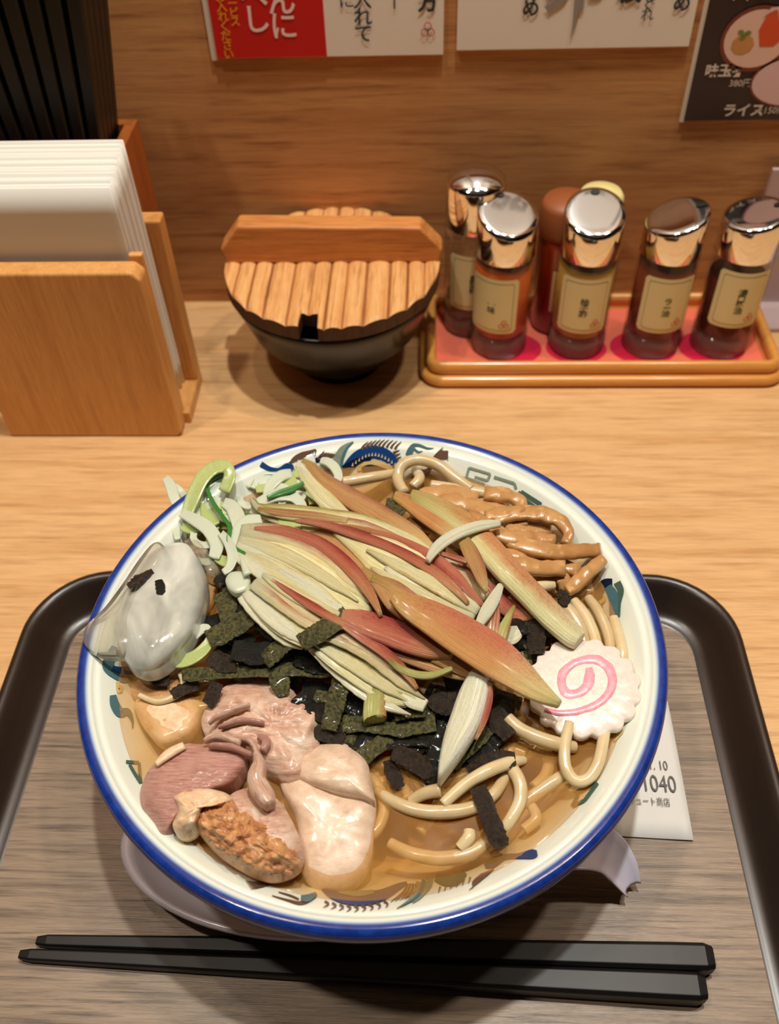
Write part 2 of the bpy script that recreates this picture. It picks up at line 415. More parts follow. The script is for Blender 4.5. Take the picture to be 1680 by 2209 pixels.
def petal_mat(name, body, streak, edge, edge_at=(.0, .35), tip=None, base=None, rough=.28, edge2=None):
    """UV x runs base to tip, y across: edge colour near y=0, fibres along x"""
    m, nt, b = nmat(name)
    tc = nt.nodes.new('ShaderNodeTexCoord'); sx = nt.nodes.new('ShaderNodeSeparateXYZ'); nt.links.new(tc.outputs['UV'], sx.inputs[0])
    oi = nt.nodes.new('ShaderNodeObjectInfo')
    mp = nt.nodes.new('ShaderNodeMapping'); mp.inputs['Scale'].default_value = (1.2, 16, 1); nt.links.new(tc.outputs['UV'], mp.inputs[0])
    cb = nt.nodes.new('ShaderNodeCombineXYZ'); ml = nt.nodes.new('ShaderNodeMath'); ml.operation = 'MULTIPLY'; ml.inputs[1].default_value = 37
    nt.links.new(oi.outputs['Random'], ml.inputs[0]); nt.links.new(ml.outputs[0], cb.inputs[0]); nt.links.new(ml.outputs[0], cb.inputs[1]); nt.links.new(cb.outputs[0], mp.inputs['Location'])
    fib = noi(nt, mp.outputs[0], 2.2, 5, .65, .3)
    col = ramp(nt, fib, [(.40, body), (.58, streak)])
    n2 = noi(nt, coords(nt, 'Object', (1, 1, 1)), 110, 4, .6)
    ad = nt.nodes.new('ShaderNodeMath'); ad.operation = 'MULTIPLY_ADD'; nt.links.new(n2, ad.inputs[0]); ad.inputs[1].default_value = .5
    nt.links.new(sx.outputs[1], ad.inputs[2])
    e = ramp(nt, ad.outputs[0], [(edge_at[0]+.25, (1, 1, 1, 1)), (min(1, edge_at[1]+.28), (0, 0, 0, 1))])
    # the pink fades towards base and tip
    ln_ = ramp(nt, sx.outputs[0], [(0, (.15, .15, .15, 1)), (.22, (1, 1, 1, 1)), (.7, (1, 1, 1, 1)), (1, (.25, .25, .25, 1))])
    mu = nt.nodes.new('ShaderNodeMath'); mu.operation = 'MULTIPLY'; nt.links.new(e, mu.inputs[0]); nt.links.new(ln_, mu.inputs[1])
    col = mixc(nt, mu.outputs[0], col, edge)
    if base: col = mixc(nt, ramp(nt, sx.outputs[0], [(0, (1, 1, 1, 1)), (.35, (0, 0, 0, 1))]), col, base)
    if tip: col = mixc(nt, ramp(nt, sx.outputs[0], [(.6, (0, 0, 0, 1)), (1, (1, 1, 1, 1))]), col, tip)
    sp = noi(nt, coords(nt, 'Object', (1, 1, 1)), 1100, 2, .6)
    spf = nt.nodes.new('ShaderNodeMath'); spf.operation = 'MULTIPLY'; nt.links.new(ramp(nt, sp, [(.48, (0, 0, 0, 1)), (.6, (.55, .55, .55, 1))]), spf.inputs[0]); nt.links.new(mu.outputs[0], spf.inputs[1])
    col = mixc(nt, spf.outputs[0], col, tuple(c*.62 for c in edge[:3])+(1,))
    col = mixc(nt, 1.0, col, ramp(nt, sp, [(.3, (.95, .93, .90, 1)), (.55, (1, 1, 1, 1))]), 'MULTIPLY')
    nt.links.new(col, b.inputs['Base Color']); b.inputs['Roughness'].default_value = rough
    b.inputs['Subsurface Weight'].default_value = .2; b.inputs['Subsurface Radius'].default_value = (.004, .003, .0015)
    b.inputs['Coat Weight'].default_value = .12; b.inputs['Coat Roughness'].default_value = .15
    bump(nt, b, fib, .7, .0012)
    return m
CREAM, CREAM2 = rgb(240, 238, 200), rgb(220, 210, 148)
M_pc = petal_mat('bud_cream', CREAM, CREAM2, rgb(224, 196, 132), (.0, .2), base=rgb(220, 222, 190))
M_pp = petal_mat('bud_pink_edge', CREAM, rgb(222, 196, 138), rgb(176, 72, 64), (.05, .62), base=rgb(214, 218, 180))
M_pr = petal_mat('bud_red', rgb(184, 96, 80), rgb(200, 128, 96), rgb(164, 62, 58), (.1, .6), tip=rgb(206, 158, 104), base=rgb(206, 140, 110))
M_po = petal_mat('bud_orange', rgb(208, 164, 100), rgb(210, 144, 92), rgb(200, 118, 86), (.2, .8), tip=rgb(220, 214, 146), base=rgb(204, 164, 92))
M_ps = petal_mat('bud_stalk', rgb(234, 230, 182), rgb(218, 210, 144), rgb(208, 146, 94), (.35, .7), tip=rgb(226, 224, 180), base=rgb(184, 170, 96))
M_pb = petal_mat('bud_brown', rgb(186, 134, 86), rgb(206, 162, 110), rgb(164, 92, 66), (.0, .4), tip=rgb(216, 190, 130), base=rgb(180, 150, 84))
M_pw = petal_mat('bud_white', rgb(242, 243, 222), rgb(228, 228, 192), rgb(236, 236, 222), (.0, .3))
M_pg = petal_mat('bud_green', rgb(206, 208, 140), rgb(188, 186, 104), rgb(178, 110, 66), (.0, .3), base=rgb(150, 140, 62))

# ------------------------------------------------------------------ setting
def struct(o): o['kind'] = 'structure'; return o
struct(box('wall_back', (-2, .508, -.75), (2, .56, 1.45), M_wall, bev=0))
struct(box('floor', (-2, -1.8, -.8), (2, .508, -.75), M_dark, bev=0))
struct(box('ceiling', (-2, -1.8, 1.45), (2, .56, 1.5), M_ceil, bev=0))
struct(box('wall_front', (-2, -1.85, -.75), (2, -1.8, 1.45), M_dark, bev=0))
struct(box('wall_left', (-2.05, -1.8, -.75), (-2, .56, 1.45), M_room, bev=0))
struct(box('wall_right', (2, -1.8, -.75), (2.05, .56, 1.45), M_room, bev=0))
ct = thing('counter', (0, .1, -.75), 'long pale wooden counter with horizontal grain under everything', 'counter')
box('countertop', (-1.99, -.16, -.035), (1.99, .508, 0), M_counter, ct, .002)
box('apron', (-1.98, .36, -.749), (1.98, .40, -.0355), M_room, ct, 0)

# ------------------------------------------------------------------ text
def text_flat(body, size, org, right, up, mat, parent, name='lettering', spacing=1.0, bold=0, align='CENTER', fn=None):
    c = bpy.data.curves.new(name, 'FONT'); c.body = body; c.size = size; c.align_x = align; c.align_y = 'CENTER'
    c.space_line = spacing; c.offset = bold; c.resolution_u = 3
    o = bpy.data.objects.new(name, c); COL.objects.link(o)
    dg = bpy.context.evaluated_depsgraph_get(); me = o.evaluated_get(dg).to_mesh()
    vs = [v.co.copy() for v in me.vertices]; fs = [tuple(p.vertices) for p in me.polygons]
    o.evaluated_get(dg).to_mesh_clear(); bpy.data.objects.remove(o); bpy.data.curves.remove(c)
    org = Vector(org); right = Vector(right); up = Vector(up)
    W3 = [(fn(v.x, v.y) if fn else org+right*v.x+up*v.y) for v in vs]
    return mobj(name, W3, fs, mat, parent, False)
def wallpoly(name, pts, y, mat, parent, th=.0001):
    n = len(pts); v = [(x, y, z) for x, z in pts]
    return mobj(name, v, [tuple(range(n))], mat, parent, False)
def ell(cx, cz, rx, rz, n=28): return [(cx+rx*math.cos(2*PI*k/n), cz+rz*math.sin(2*PI*k/n)) for k in range(n)]
def ringp(name, cx, cz, r, w, y, mat, parent, n=20):
    v = []; f = []
    for k in range(n):
        a = 2*PI*k/n; v += [(cx+r*math.cos(a), y, cz+r*math.sin(a)), (cx+(r-w)*math.cos(a), y, cz+(r-w)*math.sin(a))]
    for k in range(n): a = 2*k; b = 2*((k+1) % n); f.append((a, b, b+1, a+1))
    return mobj(name, v, f, mat, parent, False)
RX, RZ = (1, 0, 0), (0, 0, 1)
YW = .5058
M_pwhite = plain('poster_white', rgb(236, 222, 206), .5); M_pred = plain('poster_red', rgb(200, 14, 12), .5)
M_ptext = plain('poster_text_white', rgb(246, 210, 200), .6); M_pyel = plain('poster_text_yellow', rgb(236, 150, 30), .6)
M_pink2 = plain('poster_ink', rgb(44, 40, 38), .6); M_pgrey = plain('poster_brush_grey', rgb(150, 136, 128), .6)
M_film = plain('poster_sleeve', rgb(220, 206, 190), .2)
p1 = thing('poster', (-.0535, .507, .156), 'red and white laminated poster with vertical Japanese lettering', 'poster')
box('sheet', (-.1145, YW, .1562), (.0075, .5079, .30), M_pwhite, p1, .0003)
box('red_panel', (-.1142, YW-.0003, .1565), (-.0548, YW+.001, .30), M_pred, p1, 0)
box('sleeve_edge', (-.1175, YW+.0008, .155), (-.1146, .5079, .30), M_film, p1, 0)
yy = YW-.0006
text_flat('さ\nめ\nん\nに', .0150, (-.0762, yy, .1895), RX, RZ, M_ptext, p1, spacing=.80, bold=.0002)
text_flat('さ\nと\nべ\nし', .0150, (-.0902, yy, .193), RX, RZ, M_ptext, p1, spacing=.80, bold=.0002)
text_flat('ご\n自\n由\nに\nお\n入\nれ\nく\nだ\nさ\nい', .0058, (-.1075, yy, .182), RX, RZ, M_pyel, p1, spacing=.82, bold=.0001)
text_flat('セ\nル\nフ\nサ\nー\nビ\nス', .0054, (-.1015, yy, .188), RX, RZ, M_pyel, p1, spacing=.82, bold=.0001)
text_flat('の\n入\nれ\nて', .0098, (-.0345, yy, .1795), RX, RZ, M_pink2, p1, spacing=.84, bold=.0001)
text_flat('に', .0088, (-.0425, yy, .1835), RX, RZ, M_pink2, p1)
text_flat('|', .0070, (-.0180, yy, .1835), RX, RZ, M_pink2, p1, bold=.0001)
text_flat('方', .0105, (-.0008, yy, .1820), RX, RZ, M_pink2, p1, bold=.0003)
for dx, dz in ((0, .0016), (-.0016, -.0014), (.0016, -.0014)):
    ringp('red_ring_mark', -.0008+dx, .1692+dz, .0021, .0006, yy, M_red, p1)
p2 = thing('poster', (.0755, .507, .158), 'white laminated poster with black and grey brush lettering, right of the red one', 'poster')
box('sheet', (.0145, YW, .1582), (.1365, .5079, .30), M_pwhite, p2, .0003)
text_flat('つ\nけ\nめ', .0092, (.0520, yy, .1860), RX, RZ, M_pink2, p2, spacing=.84, bold=.0002)
text_flat('と\nう\nめ', .0092, (.1285, yy, .1870), RX, RZ, M_pink2, p2, spacing=.84, bold=.0002)
text_flat('卯', .034, (.0735, yy, .1900), RX, RZ, M_pgrey, p2, bold=.0006)
wallpoly('brush_stroke', [(.0735, .192), (.0775, .192), (.0772, .180), (.0757, .170), (.0738, .163), (.0744, .172)], yy-.0001, M_pgrey, p2)
text_flat('桜', .0130, (.1015, yy, .1855), RX, RZ, M_pink2, p2, bold=.0004)
text_flat('さ\nく\nら\nし\nぐ\nれ', .0070, (.1120, yy, .1850), RX, RZ, M_pink2, p2, spacing=.62, bold=0)
p3 = thing('poster', (.20, .507, .119), 'dark menu poster with photographs of rice bowls', 'poster')
M_menu = plain('menu_dark', rgb(44, 26, 28), .4); M_mrim = plain('print_bowl_red', rgb(120, 50, 36), .5)
M_rice = plain('print_rice', rgb(232, 190, 170), .6); M_egg = plain('print_yolk', rgb(216, 80, 36), .6); M_onion = plain('print_onion', rgb(120, 130, 50), .6)
M_egg2 = plain('print_meat', rgb(200, 140, 80), .6); M_rosy = plain('print_rice_pink', rgb(226, 186, 180), .6); M_mt = plain('menu_text', rgb(226, 206, 190), .6)
box('sheet', (.1425, YW, .1185), (.285, .5079, .30), M_menu, p3, .0003)
box('clear_corner', (.1402, YW+.0009, .1175), (.1424, .5079, .30), M_film, p3, 0)
wallpoly('printed_bowl', ell(.1705, .1617, .0185, .0165), yy, M_mrim, p3)
wallpoly('printed_rice', ell(.1705, .1617, .0165, .0145), yy-.0001, M_rice, p3)
wallpoly('printed_yolk', [(.1705, .166), (.1730, .1745), (.1770, .1760), (.1800, .170), (.1850, .163), (.1800, .158), (.1730, .158)], yy-.0002, M_egg, p3)
wallpoly('printed_egg_white', [(.1705, .172), (.1740, .177), (.1790, .1775), (.1840, .169), (.1800, .172), (.1770, .1760), (.1738, .1745)], yy-.00025, M_rosy, p3)
wallpoly('printed_meat', ell(.1640, .1590, .0060, .0050, 9), yy-.0002, M_egg2, p3)
for a, c in ((.1615, .1655), (.1635, .1640), (.1655, .1650), (.1630, .1625)): wallpoly('printed_onion', ell(a, c, .0017, .0010, 7), yy-.0003, M_onion, p3)
wallpoly('printed_bowl', ell(.1955, .1395, .0225, .0140), yy, M_mrim, p3)
wallpoly('printed_rice', ell(.1955, .1395, .0213, .0128), yy-.0001, M_rosy, p3)
wallpoly('printed_bowl', ell(.1780, .1845, .0130, .0060), yy, M_dark, p3)
text_flat('味玉丼', .0072, (.1585, yy, .1455), RX, RZ, M_mt, p3, bold=.0002)
text_flat('380円', .0048, (.1680, yy, .1390), RX, RZ, M_mt, p3)
text_flat('ライス', .0076, (.1735, yy, .1240), RX, RZ, M_mt, p3, bold=.0002)
text_flat('ー150円', .0050, (.1880, yy, .1240), RX, RZ, M_mt, p3)
text_flat('チャーシュー丼', .0056, (.1720, yy, .1825), RX, RZ, M_mt, p3, bold=.0001)

# ------------------------------------------------------------------ napkin holder, napkins, chopstick case
nh = thing('napkin_holder', (-.19, .4, 0), 'pale wooden napkin holder standing on the counter at left', 'holder')
XL, XR = -.2405, -.1400
prism('front_board', [(XL, 0), (XR-.003, 0), (XR, .003), (XR, .1045), (XR-.004, .1085), (XL, .1085)], 'y', .3750, .3865, M_box, nh, .0015, 3)
box('base_board', (XL, .3866, 0), (XR+.003, .4255, .008), M_box, nh, .0008)
box('back_board', (XL, .4155, .0081), (XR+.003, .4255, .1125), M_box, nh, .0012)
box('inner_rail', (XR-.0075, .3867, .0081), (XR-.0005, .3905, .1110), M_box, nh, .0008)
def napkin(i, y, zt, xr, last=False):
    th = .00135; rr = random.Random(i)
    prof = []
    n = 10; V = []; F = []
    zs = [.0085+(zt-.0085)*k/n for k in range(n+1)]
    for k, z in enumerate(zs):
        t = k/n; bow = -.0035*t*t*(1-i/16)+.0003*math.sin(t*9+i)
        for x in (-.2395, -.21, -.18, xr-.004, xr-.0008, xr):
            e = th/2*(.35 if x == xr else 1)
            wv = .0002*math.sin(x*200+i)
            V.append((x, y+bow-e+wv, z)); V.append((x, y+bow+e+wv, z))
    m = 12
    for k in range(n):
        for j in range(5):
            a = k*m+2*j
            F.append((a, a+2, a+2+m, a+m)); F.append((a+1, a+1+m, a+3+m, a+3))
        F.append((k*m+10, k*m+11, k*m+11+m, k*m+10+m)); F.append((k*m, k*m+m, k*m+1+m, k*m+1))
    for k in (0, n):
        for j in range(5): a = k*m+2*j; F.append((a, a+1, a+3, a+2))
    o = fixn(mobj('paper_napkin', V, F, M_paper, None, True))
    return o
for i in range(14):
    f = i == 0
    o = napkin(i, .3928+i*.00158, .1455+.0008*i+random.uniform(-.0008, .0008), -.1480+.0006*math.sin(i*2)+.00025*i)
    if f: tag(o, 'frontmost white folded paper napkin in the wooden holder', 'napkin', 'paper napkins in the holder')
    else: tag(o, 'white folded paper napkin packed behind the front one in the holder', 'napkin', 'paper napkins in the holder')
cc = thing('chopstick_case', (-.19, .46, 0), 'orange-brown wooden case full of black chopsticks behind the napkins', 'case')
cx0, cx1, cy0, cy1, ch = -.250, -.1570, .4300, .4800, .136
box('front_panel', (cx0, cy0, 0), (cx1, cy0+.006, ch), M_case, cc, .0006)
box('back_panel', (cx0, cy1-.006, 0), (cx1, cy1, ch), M_case, cc, .0006)
box('side_panel', (cx1-.006, cy0+.0061, 0), (cx1, cy1-.0061, ch), M_case, cc, .0006)
box('side_panel', (cx0, cy0+.0061, 0), (cx0+.006, cy1-.0061, ch), M_case, cc, .0006)
box('case_floor', (cx0+.0061, cy0+.0061, 0), (cx1-.0061, cy1-.0061, .005), M_case, cc, 0)
def stick_mesh(name, a, b, ra, rb, mat, parent=None, square=True, rot=None):
    a = Vector(a); b = Vector(b); t = (b-a).normalized()
    s = t.cross(Vector((0, 0, 1))) if abs(t.z) < .9 else t.cross(Vector((0, 1, 0)))
    s.normalize(); w = s.cross(t)
    V = []; F = []; k = .28
    sec = [(1, -1+k), (1, 1-k), (1-k, 1), (-1+k, 1), (-1, 1-k), (-1, -1+k), (-1+k, -1), (1-k, -1)]
    L = (b-a).length
    st = [(0, ra*.7), (.004/L, ra), (.4, ra+(rb-ra)*.45), (.94, rb), (1-.003/L, rb), (1, rb*.8)]
    for tt, r in st:
        for x, y in sec: V.append(a+(b-a)*tt+s*x*r+w*y*r)
    for i in range(len(st)-1):
        for j in range(8): F.append((i*8+j, i*8+(j+1) % 8, (i+1)*8+(j+1) % 8, (i+1)*8+j))
    F.append(tuple(range(8))); F.append(tuple(5*8+j for j in range(7, -1, -1)))
    o = fixn(mobj(name, V, F, mat, parent, False))
    return o
for iy in range(5):
    for ix in range(10):
        fx, fy = ix/9, iy/4
        mx = cx0+.0115+(cx1-cx0-.023)*fx; my = cy0+.0110+(cy1-cy0-.022)*fy      # where it crosses the mouth of the case
        xb = (cx0+cx1)/2+(fx-.5)*.034+.0008*math.sin(ix*5+iy); yb2 = (cy0+cy1)/2+(fy-.5)*.020
        zt = .228+.004*math.sin(ix*3+iy*2)
        k = (zt-.0075)/(ch-.0075)
        p0 = Vector((xb, yb2, .0075)); p1 = Vector((xb+(mx-xb)*k, yb2+(my-yb2)*k, zt))
        o = stick_mesh('chopstick', p0, p1, .0014, .0040, M_stick2)
        tag(o, 'black chopstick standing tip down in the wooden case', 'chopstick', 'chopsticks in the case')

# ------------------------------------------------------------------ lidded black bowl
LC = (-.0545, .4475)
bb = thing('black_bowl', (LC[0], LC[1], 0), 'small black lacquered bowl under a wooden lid', 'bowl')
lathe('bowl_body', [(0, .010), (.022, .010), (.034, .018), (.047, .033), (.0555, .050), (.0568, .0565), (.0580, .0572), (.0592, .0565), (.0590, .0535), (.0575, .0500), (.0500, .030), (.0380, .0145), (.0270, .0075), (.0, .0075)], (*LC, 0), M_black, bb)
lathe('foot_ring', [(.0225, .0074), (.0225, 0), (.0265, 0), (.0272, .0080)], (*LC, 0), M_black, bb, close=True)
def board_outline(x0, x1, R, notch=None, n=6):
    """slice of the round lid between two x positions (relative to the centre)"""
    top = []; bot = []
    for k in range(n+1):
        x = x0+(x1-x0)*k/n; y = math.sqrt(max(0, R*R-x*x)); top.append((x, y)); bot.append((x, -y))
    return bot+top[::-1]
wl = thing('wooden_lid', (LC[0], LC[1], .0574), 'round slatted wooden lid with scorched edge on the black bowl', 'lid')
LR = .0610; nb = 25
# one continuous disc with carved grooves between ridges
V = []; F = []; NX = 150; NY = 60
def ridge_z(x):
    t = (x/LR)*11.5; s = abs(math.sin(t*PI*.5+.4*math.sin(t*.7)))
    return .0020*s**.6
gx = [-LR+2*LR*i/NX for i in range(NX+1)]
idx = {}
def add(v): V.append(v); return len(V)-1
nx0, nx1, nd = -.0135, -.0035, .0125
th = .0075
rows = []
for i, x in enumerate(gx):
    yb = math.sqrt(max(1e-9, LR*LR-x*x)); ya = -yb
    if nx0 < x < nx1: ya = -yb+nd*min(1, max(0, min(x-nx0, nx1-x)/.0012+.55))
    col = []
    for j in range(NY+1):
        t = j/NY; y = ya+(yb-ya)*t
        e = min(t, 1-t)*NY
        ed = .0010*max(0, 1-e/1.5)
        col.append(add((LC[0]+x, LC[1]+y, .0660+ridge_z(x)-ed+.0002*math.sin(y*400+x*90))))
    lowA = add((LC[0]+x, LC[1]+ya, .0660-th)); lowB = add((LC[0]+x, LC[1]+yb, .0660-th))
    rows.append((col, lowA, lowB))
fm = []
for i in range(NX):
    a, b = rows[i], rows[i+1]
    lo = ridge_z((gx[i]+gx[i+1])/2) < .00075
    for j in range(NY): F.append((a[0][j], b[0][j], b[0][j+1], a[0][j+1])); fm.append(2 if lo else 0)
    F.append((a[1], b[1], b[0][0], a[0][0])); fm.append(1)
    F.append((b[2], a[2], a[0][NY], b[0][NY])); fm.append(1)
    F.append((a[1], a[2], b[2], b[1])); fm.append(1)
o = mobj('lid_disc', V, F, M_lid, wl, False, mats=[M_lid, M_burnt, M_scorch], fm=fm)
HZ = .0669
prism('lid_handle', [(LC[0]-.0605, HZ), (LC[0]+.0605, HZ), (LC[0]+.0625, HZ+.008), (LC[0]+.0500, HZ+.0215), (LC[0]-.0510, HZ+.0235), (LC[0]-.0625, HZ+.009)], 'y', .4470, .4605, M_handle, wl, .0012, 2)

# ------------------------------------------------------------------ condiment tray
def rrect(cx, cy, hx, hy, r, n=8):
    P = []
    for sx, sy, a0 in ((1, 1, 0), (-1, 1, PI/2), (-1, -1, PI), (1, -1, 1.5*PI)):
        for k in range(n+1):
            a = a0+PI/2*k/n; P.append((cx+sx*(hx-r)+r*math.cos(a), cy+sy*(hy-r)+r*math.sin(a)))
    return P
def sweep_rect(name, cx, cy, hx, hy, r, prof, mat, parent, n=8, close=True):
    """prof: (inset d outward positive, z)"""
    V = []; F = []; L = 4*(n+1)
    for d, z in prof:
        for (x, y) in rrect(cx, cy, hx+d, hy+d, max(.0008, r+d), n): V.append((x, y, z))
    m = len(prof)
    for i in range(m if close else m-1):
        a = i*L; b = ((i+1) % m)*L
        for k in range(L): F.append((a+k, a+(k+1) % L, b+(k+1) % L, b+k))
    return fixn(mobj(name, V, F, mat, parent, True))
tcx, tcy, thx, thy = .1030, .4575, .1040, .0370
cty = thing('condiment_tray', (tcx, tcy, 0), 'wooden condiment tray with raised rail and pink liner', 'tray')
pl = rrect(tcx, tcy, thx-.003, thy-.003, .006)
prism('tray_base', pl, 'z', 0, .0045, M_trayrail, cty, 0)
sweep_rect('lower_rail', tcx, tcy, thx, thy, .010, [(-.006, .0), (.001, .0), (.0035, .0012), (.0042, .0035), (.0035, .0058), (.001, .0068), (-.006, .0068)], M_trayrail, cty)
sweep_rect('upper_rail', tcx, tcy, thx-.001, thy-.001, .008, [(-.0048, .0069), (-.001, .0069), (.0006, .0078), (.0010, .0110), (.0002, .0138), (-.0020, .0150), (-.0040, .0140), (-.0050, .0120)], M_trayrail, cty)
prism('liner', rrect(tcx, tcy, thx-.0064, thy-.0064, .003), 'z', .0046, .0054, M_mat, cty, 0)

# ------------------------------------------------------------------ condiment bottles
def tinted(name, col, tr_, rough=.06, ior=1.45):
    m = bpy.data.materials.new(name); m.use_nodes = True; nt = m.node_tree
    for n_ in list(nt.nodes): nt.nodes.remove(n_)
    out = nt.nodes.new('ShaderNodeOutputMaterial'); t = nt.nodes.new('ShaderNodeBsdfTransparent'); t.inputs[0].default_value = tr_
    g = nt.nodes.new('ShaderNodeBsdfGlossy'); g.inputs['Roughness'].default_value = rough
    d = nt.nodes.new('ShaderNodeBsdfDiffuse'); d.inputs[0].default_value = col
    f = nt.nodes.new('ShaderNodeFresnel'); f.inputs[0].default_value = ior
    a = nt.nodes.new('ShaderNodeMixShader'); a.inputs[0].default_value = col[3]; b = nt.nodes.new('ShaderNodeMixShader')
    nt.links.new(t.outputs[0], a.inputs[1]); nt.links.new(d.outputs[0], a.inputs[2])
    mn = nt.nodes.new('ShaderNodeMath'); mn.operation = 'MINIMUM'; mn.inputs[1].default_value = .16; nt.links.new(f.outputs[0], mn.inputs[0])
    nt.links.new(mn.outputs[0], b.inputs[0]); nt.links.new(a.outputs[0], b.inputs[1]); nt.links.new(g.outputs[0], b.inputs[2])
    nt.links.new(b.outputs[0], out.inputs[0]); return m
M_glass = tinted('clear_glass', (*rgb(170, 150, 140)[:3], .05), (.93, .93, .92, 1))
M_gbase = tinted('glass_foot', (*rgb(150, 120, 108)[:3], .35), (.85, .78, .74, 1))
def liquid(name, c, f): return tinted(name, (*rgb(*c)[:3], f), (1, 1, 1, 1), .1, 1.2)
def bottle(x, y, R, h0, hc, dirv, slope, liq, level, label, chars, lang, lsp=.0062, lz=.034, dome=0, holes=True, name='condiment_bottle', grp=None):
    z0 = .0056 if y < .60 else 0
    b = thing(name, (x, y, z0), label, 'bottle', grp)
    lathe('glass_body', [(0, 0), (R*.92, 0), (R, .0015), (R, h0-.004), (R*.93, h0), (R*.80, h0+.004), (R*.80, h0+.006)], (x, y, z0), M_glass, b, 48)
    lathe('glass_foot', [(0, .0004), (R*.90, .0004), (R*.97, .0020), (R*.97, .0115), (R*.80, .0130), (0, .0135)], (x, y, z0), M_gbase, b, 40)
    if liq: lathe('contents', [(0, .0138), (R*.80, .0136), (R*.93, .0160), (R*.93, level), (0, level)], (x, y, z0), liq, b, 40)
    # cap: cylinder cut by a sloping plane with softened edge
    n = 56; V = []; F = []; Rc = R*.985
    d = Vector((dirv[0], dirv[1])).normalized()
    prof = [(.0, 1.0, 0), (1.0, 1.0, 0)]
    rings = [(Rc*.96, 0, 0), (Rc, .0008, 0), (Rc, None, -.0022), (Rc*.985, None, -.0010), (Rc*.93, None, -.0002), (Rc*.80, None, dome*.35), (Rc*.5, None, dome*.8), (Rc*.2, None, dome)]
    zb = h0-.004
    for r, hh, dz in rings:
        for k_ in range(n):
            a = 2*PI*k_/n; px, py = r*math.cos(a), r*math.sin(a)
            zz = zb+hh if hh is not None else zb+hc+slope*(px*d.x+py*d.y)+dz
            V.append((x+px, y+py, z0+zz))
    for i in range(len(rings)-1):
        for k_ in range(n): F.append((i*n+k_, i*n+(k_+1) % n, (i+1)*n+(k_+1) % n, (i+1)*n+k_))
    F.append(tuple(range(n-1, -1, -1))); F.append(tuple((len(rings)-1)*n+k_ for k_ in range(n)))
    cp = fixn(mobj('metal_cap', V, F, M_chrome, b, True))
    if holes:
        q = d*Rc*.72
        zt = z0+zb+hc+slope*(Rc*.72)+.0004+dome*.5
        V = [(x+q.x+.0026*math.cos(2*PI*k_/16), y+q.y+.0018*math.sin(2*PI*k_/16), zt+slope*(.0026*math.cos(2*PI*k_/16)*d.x+.0018*math.sin(2*PI*k_/16)*d.y)+.0001) for k_ in range(16)]
        mobj('pour_hole', V, [tuple(range(16))], M_hole, cp, False)
    # paper label wrapped round the front
    ang0 = -PI/2+lang; half = .0152/R; RL = R+.00025; zl0, zl1 = z0+lz-.0182, z0+lz+.0182
    def P(a_, z_, r_=RL): return (x+r_*math.cos(a_), y+r_*math.sin(a_), z_)
    def patch(nm, a0, a1, za, zb_, r_, mat, par, nn=20, rc=.002):
        V = []; F = []
        for k_ in range(nn+1):
            t = k_/nn; a_ = a0+(a1-a0)*t; e = min(t, 1-t)*(a1-a0)*R
            c_ = 0 if e > rc else rc-math.sqrt(max(0, rc*rc-(rc-e)**2))
            V += [P(a_, za+c_, r_), P(a_, zb_-c_, r_)]
        for k_ in range(nn): F.append((2*k_, 2*k_+2, 2*k_+3, 2*k_+1))
        return mobj(nm, V, F, mat, par, True)
    lb = patch('label_paper', ang0-half, ang0+half, zl0, zl1, RL, M_label, b)
    hi = half*.82
    patch('border_line', ang0-hi, ang0+hi, zl0+.0024, zl1-.0024, RL+.0001, M_labelline, lb, rc=.001)
    patch('label_field', ang0-hi+.0004/R, ang0+hi-.0004/R, zl0+.0028, zl1-.0028, RL+.0002, M_label, lb, rc=.001)
    n_ = len(chars)
    def wrap(px, py, cx_=.0, cz_=0):
        a_ = ang0+(px+cx_)/R; return Vector(P(a_, z0+lz+py+cz_, RL+.0003))
    if chars:
        text_flat('\n'.join(chars), .0050, (0, 0, 0), RX, RZ, M_labelink, lb, spacing=.80, bold=.00008, fn=lambda a_, c_: wrap(a_, c_, 0, -.0005))
    for dx, dz in ((0, .0011), (-.0011, -.0008), (.0011, -.0008)):
        V = []; F = []
        for k_ in range(14):
            a_ = 2*PI*k_/14
            for rr_ in (.0012, .0008): V.append(wrap(.0078+dx*1.3+1.3*rr_*math.cos(a_), -.0115+dz*1.3+1.3*rr_*math.sin(a_)))
        for k_ in range(14): F.append((2*k_, 2*((k_+1) % 14), 2*((k_+1) % 14)+1, 2*k_+1))
        mobj('red_mark', V, F, M_red, lb, False)
    return b
BR = .0170
bottle(.0432, .4525, BR, .068, .0245, (-.35, .95), .36, liquid('chili_contents', (206, 92, 30), .75), .0615, 'glass bottle of orange-red seasoning, leftmost of the front row', '一味', -.42, lz=.0385)
bottle(.0905, .4525, BR, .068, .0250, (.05, 1), .36, liquid('yellow_contents', (190, 140, 60), .75), .0600, 'glass bottle of yellow-brown liquid, second from left in the front row', '柚子酢', -.10, lz=.0385)
bottle(.1352, .4525, BR, .068, .0225, (1, .25), .30, liquid('brown_contents', (128, 52, 26), .8), .0590, 'glass bottle of reddish brown liquid, third from left in the front row', 'ラー油', .02, lz=.0385)
bottle(.1765, .4525, BR, .068, .0235, (.9, .2), .22, liquid('dark_contents', (84, 24, 16), .88), .0500, 'glass bottle of dark sauce beside the frosted stand, rightmost of the front row', '濃口醤油', -.04, lz=.0420)
bottle(.0265, .4740, .0170, .074, .0280, (0, 1), .05, liquid('clear_contents', (150, 84, 60), .4), .022, 'tall glass shaker with domed metal cap at the back left of the condiment tray', '黒胡椒', .0, lz=.040, dome=.004, holes=False)
